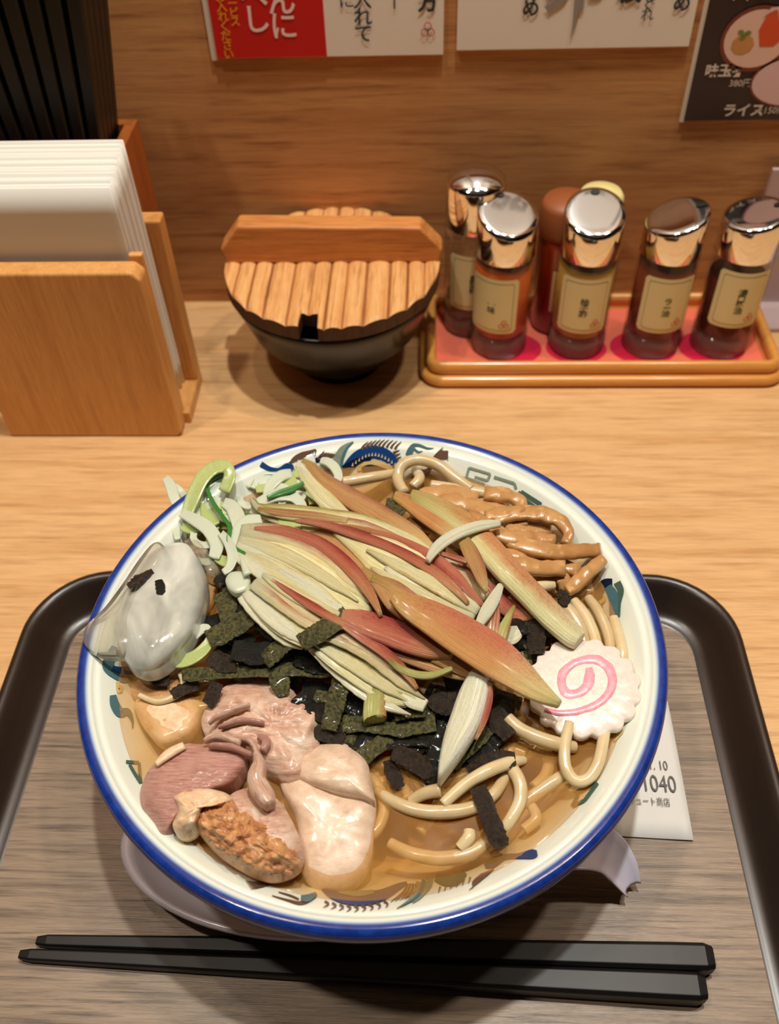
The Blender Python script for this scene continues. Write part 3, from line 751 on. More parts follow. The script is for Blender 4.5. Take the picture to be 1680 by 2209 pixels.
# red-brown pot and yellow-capped bottle behind
rb = thing('seasoning_pot', (.0785, .4740, .0056), 'red-brown wooden seasoning pot behind the front row of bottles', 'pot')
M_pot = wood('pot_wood', rgb(150, 46, 18), rgb(124, 32, 14), rgb(90, 20, 10), (10, 10, 1), 8, .3, .03, .4, coat=.5)
lathe('pot_body', [(0, 0), (.0130, 0), (.0142, .002), (.0148, .060), (.0142, .064), (0, .064)], (.0785, .4740, .0056), M_pot, rb, 40)
lathe('pot_lid', [(0, .0642), (.0148, .0642), (.0152, .067), (.0150, .081), (.0130, .0845), (0, .0855)], (.0785, .4740, .0056), plain('pot_lid_orange', rgb(150, 82, 42), .5), rb, 40)
V = [(.0785+.0151*math.cos(a), .4740+.0151*math.sin(a), z) for a in [math.radians(-112+k*6) for k in range(6)] for z in (.024, .052)]
mobj('pot_label', V, [(2*k, 2*k+2, 2*k+3, 2*k+1) for k in range(5)], M_label, rb, True)
yb_ = thing('capped_bottle', (.0985, .4840, .0056), 'slim bottle with pale yellow cap behind the second bottle', 'bottle')
lathe('bottle_body', [(0, 0), (.0125, 0), (.0135, .002), (.0135, .064), (.011, .068), (0, .068)], (.0985, .4840, .0056), liquid('amber_body', (176, 96, 40), .8), yb_, 36)
lathe('yellow_cap', [(0, .0682), (.0128, .0682), (.0132, .070), (.0130, .0805), (.0110, .0835), (0, .0850)], (.0985, .4840, .0056), plain('yellow_cap', rgb(238, 222, 150), .4), yb_, 36)
# printed crimson spots on the liner
for i, (sx, sy, r) in enumerate(((.0500, .4480, .0195), (.0905, .4485, .0185), (.1310, .4485, .0200), (.1720, .4485, .0200))):
    prism('crimson_spot', [(sx+r*math.cos(2*PI*k/40), sy+r*.82*math.sin(2*PI*k/40)) for k in range(40)], 'z', .00535, .0055, M_spot, cty, 0)
M_frost = tinted('frosted_plastic', (*rgb(214, 190, 190)[:3], .62), (.95, .93, .93, 1), .3)
fs = thing('card_stand', (.2435, .5, 0), 'frosted plastic card stand behind the right end of the condiment tray', 'stand')
box('stand_panel', (.1970, .4985, .0031), (.2900, .5015, .0930), M_frost, fs, .0005)
box('stand_foot', (.2120, .4700, 0), (.2900, .5030, .003), M_frost, fs, .0005)

# ------------------------------------------------------------------ serving tray
def Tprof(): return [(-.0182, .0060), (-.0172, .0066), (-.0160, .0062), (-.0120, .0095), (-.0080, .0145), (-.0055, .0180), (-.0035, .0198), (-.0015, .0203), (-.0003, .0196), (0, .0180), (-.0008, .0140), (-.0060, .0040), (-.0110, .0005), (-.0190, .0005), (-.0190, .0058)]
tx, ty, hx, hy = -.0225, .1130, .1600, .1495
st = thing('serving_tray', (tx, ty, 0), 'dark brown serving tray with wood-grain panel under the noodle bowl', 'tray')
prism('tray_panel', rrect(tx, ty, hx-.0178, hy-.0178, .018), 'z', .0006, .0060, M_traypanel, st, 0)
sweep_rect('tray_rim', tx, ty, hx, hy, .036, Tprof(), M_trayrim, st, 12)
TZ = .0061

# ------------------------------------------------------------------ ramen bowl
BC = Vector((-.0204, .1882, 0))
inner = [(.0, .0165), (.020, .0175), (.036, .0220), (.052, .0300), (.066, .0400), (.078, .0520), (.0865, .0625), (.0930, .0715), (.0975, .0765), (.1005, .0790)]
def rin(z):
    for (r0, z0), (r1, z1) in zip(inner[:-1], inner[1:]):
        if z0 <= z <= z1: return r0+(r1-r0)*(z-z0)/(z1-z0)
    return inner[-1][0]+(z-inner[-1][1])*1.2
lip = [(.1005, .0790), (.1020, .0799), (.1036, .0803), (.1049, .0799), (.1058, .0786), (.1061, .0764), (.1058, .0735), (.1048, .0706), (.1028, .0684), (.0998, .0672)]
outer = [(.0978, .0690), (.0962, .0665), (.0880, .0570), (.0770, .0470), (.0640, .0370), (.0500, .0275), (.0390, .0215), (.0360, .0190), (.0355, .0062), (.0310, .0062), (.0300, .0120), (.0, .0125)]
rb_ = thing('ramen_bowl', (BC.x, BC.y, TZ), 'large white ramen bowl with cobalt blue rim and painted dragons', 'bowl')
b0 = lathe('bowl_body', inner+[(.1000, .0775), (.0990, .0755)]+outer, (BC.x, BC.y, 0), M_glaze, rb_, 128)
b1 = lathe('blue_rim', lip+[(.0982, .0700), (.0992, .0775)], (BC.x, BC.y, 0), M_cobalt, rb_, 160, close=True)
def on_wall(u, v, off=.00015):
    z = .0800
    while z > .02:
        p = at(u, v, z); r = math.hypot(p.x-BC.x, p.y-BC.y)
        if r >= rin(z)-off: 
            a = math.atan2(p.y-BC.y, p.x-BC.x); rr = min(r, rin(z))-off
            return Vector((BC.x+rr*math.cos(a), BC.y+rr*math.sin(a), z+off*.3))
        z -= .0001
    return at(u, v, .03)
def paint(name, poly, mat, off=.0002):
    """flat glaze painting on the inside of the bowl: triangulated outline draped on the wall"""
    # subdivide outline then fill
    P = []
    for i, p in enumerate(poly):
        q = poly[(i+1) % len(poly)]; k = max(1, int(math.hypot(q[0]-p[0], q[1]-p[1])/14))
        for j in range(k): P.append((p[0]+(q[0]-p[0])*j/k, p[1]+(q[1]-p[1])*j/k))
    bm = bmesh.new(); vs = [bm.verts.new((p[0], p[1], 0)) for p in P]
    es = [bm.edges.new((vs[i], vs[(i+1) % len(vs)])) for i in range(len(vs))]
    bmesh.ops.triangle_fill(bm, edges=es, use_beauty=True)
    bmesh.ops.subdivide_edges(bm, edges=[e for e in bm.edges if e.calc_length() > 22], cuts=2, use_grid_fill=True)
    bmesh.ops.triangulate(bm, faces=bm.faces[:])
    V = []; 
    for i, w in enumerate(bm.verts): w.index = i; V.append(on_wall(w.co.x, w.co.y, off))
    F = [tuple(x.index for x in f.verts) for f in bm.faces]; bm.free()
    return mobj(name, V, F, mat, rb_, True)
def stroke(name, pts, mat, off=.0003):
    Q = cat(pts, 6*len(pts)); n = len(Q); V = []; F = []
    for i, q in enumerate(Q):
        a = Q[max(0, i-1)]; b = Q[min(n-1, i+1)]; dx, dy = b[0]-a[0], b[1]-a[1]; L = math.hypot(dx, dy) or 1
        w = q[2]/2
        V += [on_wall(q[0]-dy/L*w, q[1]+dx/L*w, off), on_wall(q[0]+dy/L*w, q[1]-dx/L*w, off)]
    for i in range(n-1): F.append((2*i, 2*i+2, 2*i+3, 2*i+1))
    return mobj(name, V, F, mat, rb_, True)
# far dragon
DP = 'painted_dragon'
stroke(DP, [(562, 1000, 12), (580, 1010, 10), (600, 1012, 7), (620, 1006, 16), (632, 1010, 12)], M_dblue)
for k in range(5):
    stroke(DP, [(622+k*5, 1000-k*2, 4), (636+k*7, 985-k*2, 5), (652+k*7, 976-k*1.5, 4), (666+k*3, 972+k*3, 1)], M_dbrown)
for k in range(6): stroke(DP, [(684+k*5, 992-k*1, 5), (692+k*6, 980, 4), (700+k*5, 972+k*2, 1)], M_dbrown)
stroke(DP, [(680, 992, 10), (700, 990, 14), (718, 1000, 10)], M_dnavy)
stroke(DP, [(722, 1012, 22), (728, 990, 20), (740, 968, 15), (762, 952, 3)], M_dgrey)
stroke(DP, [(736, 1015, 6), (738, 990, 6), (748, 966, 5), (762, 952, 1)], M_dteal, .0004)
stroke(DP, [(738, 1026, 16), (752, 1004, 22), (775, 983, 27), (805, 975, 30), (832, 982, 28), (852, 1000, 20), (860, 1012, 10)], M_dblue)
stroke(DP, [(738, 1020, 26), (755, 1005, 20), (775, 992, 12), (800, 988, 8)], M_dnavy, .0004)
for k in range(14):
    a = k/13; uu = 760+a*92; vv = 996-22*math.sin(a*PI)
    stroke(DP, [(uu, vv+8, 4), (uu+1, vv+1, 1)], M_dcream, .0006)
stroke(DP, [(770, 1012, 10), (800, 1000, 20), (830, 1004, 18), (846, 1014, 8)], M_dcream)
stroke(DP, [(780, 1012, 8), (800, 1008, 14), (836, 1014, 5)], M_dnavy, .0004)
for k in range(9):
    uu = 780+k*9; vv = 966-5*math.sin(k/8*PI)
    stroke(DP, [(uu, vv+2, 6), (uu+5, vv-6, 4), (uu+14, vv-14, 1)], M_dbrown)
for k in range(4): stroke(DP, [(848+k*3, 976+k*7, 6), (862+k*2, 970+k*7, 1)], M_dbrown)
stroke(DP, [(880, 982, 12), (886, 970, 14), (892, 960, 8), (905, 960, 6), (922, 966, 4), (936, 966, 1)], M_dteal)
stroke(DP, [(892, 966, 5), (902, 974, 4), (912, 972, 1)], M_dteal)
for k in range(6): stroke(DP, [(934+k*5, 990-k*0, 7), (944+k*4, 978-k*1, 6), (956+k*2, 964+k*6, 1)], M_dbrown)
stroke(DP, [(900, 1015, 14), (915, 1020, 16), (930, 1008, 6)], M_dnavy)
# fret band, top right
def fret(P, w, mat):
    for a, b in zip(P[:-1], P[1:]): stroke('painted_fret', [(a[0], a[1], w), ((a[0]+b[0])/2, (a[1]+b[1])/2, w), (b[0], b[1], w)], mat)
fret([(1046, 1044), (1006, 1030), (1012, 1008), (1058, 1022), (1052, 1036), (1024, 1028)], 5, M_dgrey)
fret([(1066, 1028), (1110, 1042), (1114, 1054)], 6, M_dgrey)
fret([(1120, 1068), (1124, 1060), (1168, 1088), (1160, 1098), (1132, 1078)], 9, M_dgreen)
fret([(1172, 1106), (1186, 1102), (1214, 1122)], 9, M_dgreen)
# cloud on the right wall
stroke('painted_cloud', [(1300, 1320, 8), (1292, 1300, 18), (1294, 1275, 22), (1306, 1258, 18), (1322, 1256, 16)], M_dnavy)
stroke('painted_cloud', [(1312, 1265, 16), (1322, 1280, 22), (1326, 1300, 20), (1326, 1330, 16), (1334, 1356, 8), (1350, 1384, 2)], M_dteal, .0004)
stroke('painted_cloud', [(1332, 1256, 16), (1340, 1274, 14), (1336, 1300, 10), (1336, 1330, 6)], M_dgreen, .0003)
stroke('painted_cloud', [(1296, 1300, 8), (1306, 1292, 8), (1306, 1282, 6)], M_dcream, .0006)
# clouds on the left wall
stroke('painted_cloud', [(246, 1395, 14), (238, 1416, 22), (232, 1436, 26), (246, 1452, 22), (270, 1462, 22), (284, 1448, 14)], M_dteal)
stroke('painted_cloud', [(240, 1442, 12), (256, 1446, 14), (276, 1446, 16), (290, 1444, 8)], M_dblue, .0004)
stroke('painted_cloud', [(252, 1470, 8), (256, 1490, 12), (262, 1480, 6)], M_dcream)
stroke('painted_cloud', [(242, 1500, 14), (246, 1520, 20), (258, 1538, 20), (274, 1536, 14), (284, 1556, 6), (284, 1572, 2)], M_dteal)
fret([(270, 1644), (298, 1646), (302, 1690), (288, 1668), (278, 1650)], 7, M_dgreen)
# near dragon
stroke(DP, [(598, 1868, 20), (640, 1872, 22), (676, 1888, 22), (702, 1912, 26), (730, 1932, 30), (775, 1940, 32), (820, 1934, 26), (860, 1914, 14), (878, 1906, 6)], M_dblue)
stroke(DP, [(600, 1866, 12), (650, 1872, 14), (690, 1892, 12), (720, 1914, 8)], M_dnavy, .0004)
stroke(DP, [(730, 1926, 6), (770, 1930, 12), (806, 1926, 8)], M_dgrey, .0004)
for k in range(7): stroke(DP, [(600-k*4, 1898+k*2, 4), (570-k*3, 1912-k*1, 4), (540-k*2, 1920-k*3, 1)], M_dbrown)
stroke(DP, [(586, 1934, 2), (620, 1944, 5), (650, 1950, 8), (680, 1936, 5)], M_dbrown)
stroke(DP, [(648, 1940, 12), (664, 1940, 16), (682, 1930, 8)], M_dteal, .0004)
stroke(DP, [(600, 1926, 2), (626, 1934, 4), (644, 1942, 4)], M_dbrown)
for k in range(9):
    uu = 700+k*16; vv = 1948+10*math.sin(k/8*PI)
    stroke(DP, [(uu, vv-2, 5), (uu+8, vv+4, 4), (uu-4+k*1, vv+12, 1)], M_dbrown)
for k in range(4): stroke(DP, [(880+k*6, 1908, 5), (870+k*8, 1926, 4), (842+k*10, 1948-k*2, 1)], M_dbrown)
stroke(DP, [(904, 1904, 12), (898, 1926, 14), (882, 1946, 8), (856, 1962, 2)], M_dgrey)
stroke(DP, [(914, 1900, 8), (910, 1920, 8), (896, 1940, 5), (862, 1960, 1)], M_dteal, .0004)
stroke(DP, [(928, 1896, 16), (922, 1914, 16), (904, 1938, 8), (890, 1950, 2)], M_dgrey, .0003)
stroke(DP, [(940, 1894, 16), (960, 1900, 24), (985, 1900, 22), (1004, 1884, 12)], M_dgreen)
for k in range(6): stroke(DP, [(950+k*13, 1914-k*4, 4), (946+k*13, 1928-k*4, 1)], M_dbrown)
for k in range(6): stroke(DP, [(1066-k*5, 1876+k*2, 3), (1046-k*5, 1894+k*2, 3), (1012+k*2, 1922-k*1, 1)], M_dbrown)
stroke(DP, [(1046, 1868, 14), (1064, 1862, 22), (1090, 1850, 12), (1120, 1848, 12), (1148, 1844, 20), (1160, 1842, 12)], M_dblue)
stroke(DP, [(1050, 1862, 8), (1066, 1856, 10), (1084, 1850, 6)], M_dnavy, .0004)
# fret on the right, near
fret([(1248, 1716), (1236, 1740), (1262, 1728), (1290, 1690), (1270, 1700)], 8, M_dgreen)
fret([(1300, 1640), (1316, 1600), (1304, 1606)], 8, M_dgreen)
fret([(1340, 1540), (1344, 1580), (1326, 1600)], 5, M_dcream)

# ------------------------------------------------------------------ broth
zb = BZ
rB = rin(zb)
prof = [(0, zb)]+[(rB*t, zb) for t in (.3, .6, .9)]+[(rB-.0010, zb+.00005), (rB+.0003, zb+.0008), (rB+.0008, zb+.0004)]
prof += [(r+.0006, z-.0004) for r, z in reversed(inner[1:7])]+[(0, .0161)]
br = lathe('broth', prof, (BC.x, BC.y, 0), M_broth, None, 96)
tag(br, 'clear amber broth filling the ramen bowl', 'broth', kind='stuff')

# ------------------------------------------------------------------ noodles
NG = 'noodles in the broth'
def nd(label, pts, dz=.0, mat=None, z=None):
    o = noodle(pts, dz, mat or M_noodle, z=z); tag(o, label, 'noodle', NG); return o
nd('noodle looping up out of the broth at the far side of the bowl', [(872, 1062, 24), (858, 1035, 25), (866, 1006, 26, .003), (900, 992, 26, .005), (945, 1004, 26, .003), (985, 1034, 25), (1015, 1056, 24, -.003)], .002)
nd('short noodle curling beside the far loop', [(890, 1050, 22), (905, 1032, 24, .001), (896, 1014, 20, -.003)], .001)
nd('long noodle lying along the far edge left of the loop', [(660, 1046, 22, -.003), (740, 1040, 24), (800, 1030, 24), (850, 1022, 22, -.002)], -.001)
nd('noodle right of the far loop under bamboo shoots', [(930, 1046, 22), (980, 1054, 24), (1050, 1066, 24, -.002), (1100, 1080, 20, -.004)], -.001)
nd('noodle forming a drooping loop below the fish cake', [(1228, 1560, 24, .002), (1218, 1610, 26, .002), (1220, 1655, 27, .001), (1240, 1684, 27), (1268, 1680, 27), (1290, 1645, 27, .001), (1302, 1590, 26, .001), (1310, 1535, 24)], .002, M_noodle2)
nd('thick noodle crossing left of the brown seaweed strip', [(812, 1705, 22, -.004), (850, 1730, 28, -.001), (900, 1748, 30), (960, 1752, 31, .001), (1020, 1742, 30), (1066, 1712, 28), (1092, 1670, 26, -.002)], .001)
nd('blunt ended noodle above the thick one', [(886, 1728, 24, -.003), (915, 1712, 28), (950, 1704, 30, .002)], .003)
nd('noodle rising towards the nori pile', [(955, 1735, 24), (1000, 1695, 28, .001), (1050, 1664, 30, .002), (1100, 1645, 28), (1130, 1640, 20, -.003)], .003, M_noodle2)
nd('glossy noodle under the left edge of the fish cake', [(1095, 1548, 26, .002), (1120, 1572, 30, .002), (1160, 1592, 32, .002), (1205, 1606, 32, .001), (1240, 1612, 26, -.001)], .002)
nd('straight noodle running up right of centre', [(1106, 1748, 26, -.003), (1150, 1716, 28, -.002), (1200, 1682, 28, -.001), (1232, 1662, 24, -.003)], .0)
nd('noodle bending down at right of the seaweed strip', [(1090, 1640, 28), (1118, 1680, 30, .001), (1122, 1724, 30), (1100, 1770, 28, -.001), (1076, 1800, 24, -.004)], .001, M_noodle2)
nd('submerged noodle curving along the near side', [(840, 1818, 24, -.004), (890, 1842, 30, -.003), (950, 1852, 32, -.0025), (1010, 1842, 32, -.002), (1050, 1816, 28, -.002), (1076, 1786, 24, -.003)], .0)
nd('short pale noodle end near the thin seaweed strip', [(990, 1830, 24, -.001), (1010, 1808, 30), (1012, 1792, 26)], .0005, M_noodle2)
nd('noodle against the right wall under the cloud painting', [(1322, 1332, 22), (1334, 1370, 24), (1342, 1410, 24), (1338, 1450, 22, -.002)], .001, M_noodle2)
nd('noodle slanting down beside the right wall', [(1268, 1290, 22, -.002), (1290, 1320, 26), (1308, 1360, 26), (1316, 1400, 24), (1310, 1440, 22)], .0)
nd('second noodle slanting down to the fish cake', [(1236, 1296, 24, -.001), (1262, 1330, 28), (1280, 1370, 28), (1290, 1410, 26)], .0005, M_noodle2)
nd('third noodle slanting down to the fish cake', [(1206, 1296, 24), (1232, 1324, 30, .001), (1250, 1356, 30, .001), (1262, 1400, 28)], .001)
nd('noodle peeping out between bamboo and ginger stalk', [(1084, 1312, 22), (1120, 1284, 26, .001), (1156, 1268, 28, .002), (1192, 1262, 24, .001)], -.001, M_noodle2)
nd('noodle lying under the pale ginger stalk', [(1090, 1330, 22), (1130, 1310, 26), (1170, 1308, 26), (1210, 1330, 22)], -.003)
nd('noodle below the pale ginger stalk beside wet nori', [(1090, 1420, 24), (1130, 1412, 28), (1170, 1418, 28), (1200, 1430, 22)], -.004)
nd('noodle between the tip of the ginger and the fish cake', [(1110, 1452, 20), (1150, 1448, 24), (1190, 1450, 20)], -.002, M_noodle2)
nd('noodle under the dark nori at the bottom centre', [(796, 1640, 22), (840, 1648, 26), (890, 1634, 28), (930, 1604, 26)], -.004)
nd('noodle along the near right wall', [(1130, 1790, 24, -.004), (1156, 1764, 26, -.003), (1140, 1730, 22, -.004)], .0)
nd('noodle half hidden under the fish cake at the right wall', [(1312, 1540, 20), (1330, 1580, 20), (1318, 1630, 20, -.002), (1290, 1660, 16, -.004)], -.002)
rn = random.Random(3)
for i in range(150):
    a = rn.uniform(0, 2*PI); rr = math.sqrt(rn.random())
    cu, cv = 800+430*rr*math.cos(a), 1440+330*rr*math.sin(a)
    if cu < 520 and cv > 1500: continue
    if cv > 1700 and cu < 820: continue
    th_ = rn.uniform(0, 2*PI); k = rn.uniform(-.014, .014); P = []
    u, v = cu, cv
    for j in range(6):
        P.append((u, v, 27, rn.uniform(-.0006, .0006))); u += 42*math.cos(th_); v += 34*math.sin(th_); th_ += k*42
    ok = all(((p[0]-798)/490)**2+((p[1]-1465)/395)**2 < 1 for p in P)
    if not ok: continue
    deep = .0 if abs(cu-780) < 330 and abs(cv-1300) < 190 else -.0034
    o = noodle(P, 0, M_noodle, z=BZ-.0005+deep-.0035*rn.random())
    tag(o, 'noodle tangled deeper in the broth below the toppings', 'noodle', 'noodles tangled under the toppings')

# ------------------------------------------------------------------ bamboo shoots
MG = 'bamboo shoot strips in the soup'
MEN = [
 ('menma strip folded back on itself at the far right edge', [(1044, 1064, 24), (1086, 1068, 25, .001), (1118, 1080, 22, .002), (1126, 1098, 20, .001), (1096, 1108, 24), (1046, 1114, 24)], .005),
 ('menma strip arching along the right wall', [(1062, 1122, 24), (1110, 1108, 26, .001), (1160, 1108, 27, .002), (1205, 1122, 26, .002), (1226, 1150, 22), (1218, 1176, 20, -.002)], .004),
 ('menma strip with squared end above the long one', [(1030, 1126, 26), (1066, 1148, 27, .001), (1110, 1162, 26, .001), (1160, 1164, 26), (1198, 1168, 24)], .006),
 ('longest menma strip reaching out to the right rim', [(1006, 1112, 24), (1060, 1140, 26), (1110, 1170, 27, .001), (1170, 1188, 27, .002), (1240, 1190, 26, .002), (1296, 1184, 22, .001)], .005),
 ('menma strip lying level under the longest one', [(1070, 1196, 24), (1120, 1200, 26, .001), (1170, 1206, 26), (1218, 1214, 24)], .003),
 ('menma strip with pale cut end near the ginger stalk', [(1082, 1214, 26), (1130, 1222, 28, .001), (1180, 1226, 28, .001), (1220, 1226, 28)], .005),
 ('short menma strip slanting up to the right wall', [(1302, 1206, 22, .001), (1270, 1234, 26, .001), (1240, 1262, 26), (1222, 1274, 20)], .004),
 ('menma strip crossing towards the right wall', [(1176, 1186, 20), (1208, 1216, 24), (1250, 1236, 22)], .0025),
 ('menma strip dipping below the pale cut end', [(1196, 1232, 22), (1216, 1256, 26), (1220, 1286, 22, -.003)], .002),
 ('menma strip beside the far noodle loop', [(905, 1070, 22), (940, 1064, 26), (985, 1066, 28, .001), (1030, 1080, 26)], .002),
 ('menma strip under the top ginger stalk', [(930, 1090, 26), (980, 1082, 28), (1030, 1096, 28), (1080, 1118, 24)], .003),
 ('menma strip beneath the folded strip', [(1010, 1092, 22), (1060, 1092, 26), (1110, 1118, 26), (1140, 1126, 22)], .001),
 ('menma strip deep in the middle of the bamboo heap', [(1090, 1150, 26), (1140, 1140, 28), (1190, 1140, 26)], -.001),
 ('menma strip left of the curved ginger sliver', [(880, 1128, 22), (930, 1136, 26), (980, 1160, 26), (1010, 1190, 22)], -.002),
 ('menma strip showing below the curved ginger sliver', [(1006, 1216, 22), (1050, 1226, 26), (1100, 1246, 28), (1150, 1252, 24)], .0),
 ('menma strip low beside the ginger stalk', [(1110, 1240, 22), (1160, 1246, 26), (1200, 1252, 24)], .001),
 ('menma strip at the foot of the bamboo heap', [(1180, 1262, 22), (1230, 1276, 26), (1280, 1270, 22)], -.003),
 ('menma strip under the red ginger sliver', [(960, 1196, 22), (1010, 1200, 26), (1060, 1190, 24)], -.003),
]
for lab, P, dz in MEN:
    o = strip('bamboo_strip', [(q[0], q[1], q[2]*1.12)+tuple(q[3:]) for q in P], dz-.001, M_menma, thick=.0017, sharp=.38, bump=.0012, ridge=.00012, ridges=3); tag(o, lab, 'bamboo shoot', MG)

# ------------------------------------------------------------------ nori
NOG = 'shredded nori in the middle of the bowl'
NOR = [
 ('long blue-tinged nori strip lying level above the chicken', [(392, 1456, 28), (450, 1452, 30), (540, 1446, 31), (640, 1444, 32), (740, 1447, 32)], .0035, M_nori_o),
 ('olive nori strip resting on top of the ginger', [(648, 1388, 42, .0), (690, 1362, 44, .001), (730, 1338, 42), (750, 1322, 34)], .0105, M_nori_o),
 ('olive nori strip hanging down over the chicken', [(738, 1462, 40), (728, 1500, 42, .001), (716, 1545, 40), (708, 1576, 36)], .0062, M_nori_o),
 ('small nori scrap at the top edge of the chicken', [(600, 1456, 44), (606, 1480, 42), (612, 1502, 20)], .0050, M_nori_o),
 ('nori scrap beside the right chicken slice', [(676, 1580, 30), (710, 1582, 44), (744, 1594, 40)], .0040, M_nori_b),
 ('brown nori scrap floating beside the ice', [(324, 1466, 30), (346, 1460, 38), (366, 1462, 30)], .0016, M_nori_b),
 ('wet nori scrap floating left of the chicken', [(370, 1500, 22), (400, 1484, 26), (430, 1478, 22)], .0012, M_nori_b),
 ('wet nori curl at the left corner of the chicken', [(470, 1474, 26), (458, 1500, 30), (446, 1520, 24)], .0055, M_nori_b),
 ('nori strip pointing down under the ginger tips', [(772, 1470, 36), (780, 1500, 38), (790, 1530, 34)], .0020, M_nori_o),
 ('long dark nori strip level below the pale stalk', [(738, 1562, 38), (800, 1560, 42), (870, 1568, 44), (940, 1560, 38)], .0040, M_nori_o),
 ('wet black nori strip under the level one', [(750, 1600, 44), (810, 1598, 48), (880, 1588, 46), (930, 1596, 36)], .0026, M_nori),
 ('shiny nori piece with white glints at bottom centre', [(846, 1622, 34), (880, 1636, 44), (912, 1656, 40), (926, 1680, 26)], .0034, M_nori_b),
 ('nori piece trailing into the broth at bottom centre', [(838, 1640, 24), (848, 1670, 32), (862, 1700, 26)], .0016, M_nori_b),
 ('nori piece left of the white ginger crescent', [(964, 1560, 44), (950, 1610, 50), (936, 1660, 46), (920, 1690, 26)], .0024, M_nori),
 ('nori piece right of the white ginger crescent', [(1090, 1500, 40), (1076, 1550, 54), (1050, 1600, 58), (1020, 1650, 40)], .0024, M_nori),
 ('ragged nori piece with olive fringe at lower right', [(1112, 1636, 30), (1084, 1640, 44), (1050, 1646, 44), (1010, 1668, 28)], .0040, M_nori_b),
 ('glossy nori piece beside the fish cake', [(1060, 1530, 40), (1080, 1560, 50), (1100, 1590, 34)], .0044, M_nori_b),
 ('narrow brown nori strip standing alone on the noodles', [(1030, 1698, 36), (1044, 1730, 40), (1058, 1770, 42), (1076, 1812, 42), (1082, 1828, 34)], .0046, M_nori_b),
 ('dark nori strip hanging below the ginger stalk', [(1152, 1338, 36), (1156, 1372, 42), (1158, 1410, 34)], .0040, M_nori_b),
 ('black nori scrap left of the hanging strip', [(1100, 1346, 30), (1122, 1350, 40), (1140, 1352, 34)], .0036, M_nori),
 ('little nori scrap poking out by the ginger stalk', [(1202, 1276, 20), (1216, 1290, 30), (1212, 1308, 22)], .0034, M_nori_b),
 ('nori scrap with gold glint between ginger and bamboo', [(832, 1086, 18), (852, 1090, 30), (874, 1104, 26)], .0050, M_nori_o),
 ('nori scrap between scallion and ginger at left', [(540, 1216, 20), (552, 1228, 26), (566, 1236, 18)], .0055, M_nori_o),
 ('olive nori piece below the white scallion disc', [(474, 1280, 34), (490, 1310, 44), (500, 1350, 40)], .0040, M_nori_o),
 ('olive nori piece slanting across the left pile', [(448, 1380, 40), (490, 1360, 46), (540, 1330, 40)], .0050, M_nori_o),
 ('black nori piece under the ginger at left', [(520, 1300, 46), (560, 1330, 52), (600, 1370, 44)], .0036, M_nori),
 ('crumpled nori piece above the long strip', [(500, 1400, 44), (550, 1410, 48), (600, 1400, 46)], .0048, M_nori),
 ('olive nori strip slanting right above the long strip', [(570, 1430, 34), (600, 1400, 38), (640, 1376, 32)], .0060, M_nori_o),
 ('nori piece at the left end of the pile', [(455, 1410, 36), (478, 1430, 42), (510, 1432, 36)], .0036, M_nori_b),
 ('nori piece under the middle of the ginger', [(640, 1410, 50), (690, 1430, 54), (740, 1420, 44)], .0026, M_nori),
 ('dark nori piece beneath the white ginger bundle', [(650, 1490, 44), (700, 1500, 54), (770, 1520, 48)], .0010, M_nori),
 ('black nori piece under the hanging strip', [(640, 1500, 36), (670, 1530, 44), (710, 1540, 40)], .0034, M_nori),
 ('black nori piece left of the pale stalk', [(740, 1500, 40), (770, 1530, 46), (790, 1560, 40)], .0034, M_nori),
 ('wet nori piece below the ginger tips', [(930, 1500, 40), (960, 1520, 50), (990, 1510, 40)], .0042, M_nori_b),
 ('olive nori piece right of the pale stalk', [(848, 1540, 34), (880, 1528, 44), (920, 1530, 36)], .0052, M_nori_o),
 ('nori piece at the left corner of the ginger stem', [(466, 1262, 20), (478, 1250, 28), (486, 1240, 18)], .0020, M_nori),
]
for i, (lab, P, dz, mt) in enumerate(NOR):
    o = strip('nori_strip', P, dz, mt, thick=.00042, sharp=.4, jag=3, bump=.0010, n=max(20, 9*len(P)), m=16, seed=i+3); tag(o, lab, 'nori', NOG)
rn = random.Random(11)
for i in range(70):
    reg = rn.random()
    if reg < .48: u, v = rn.uniform(470, 740), rn.uniform(1290, 1440)
    elif reg < .9: u, v = rn.uniform(700, 1060), rn.uniform(1480, 1640)
    else: u, v = rn.uniform(1080, 1170), rn.uniform(1330, 1400)
    if reg < .48 and v < 1250+(u-470)*.45: v += 60
    if .48 <= reg < .9 and (u < 790 and v > 1600): continue
    a = rn.uniform(0, PI); L = rn.uniform(50, 95); w = rn.uniform(26, 42)
    P = [(u-L*math.cos(a)+rn.uniform(-6, 6), v-L*.7*math.sin(a), w*.8, rn.uniform(-.001, .001)), (u, v, w, rn.uniform(0, .002)), (u+L*math.cos(a), v+L*.7*math.sin(a)+rn.uniform(-6, 6), w*.8, rn.uniform(-.001, .001))]
    o = strip('nori_strip', P, rn.uniform(-.003, .0030), rn.choice([M_nori, M_nori, M_nori, M_nori_o]), thick=.00042, sharp=.4, jag=3, bump=.0013, n=18, m=14, seed=i+100)
    tag(o, 'dark nori shred tangled in the wet pile', 'nori', 'nori shreds in the wet pile')

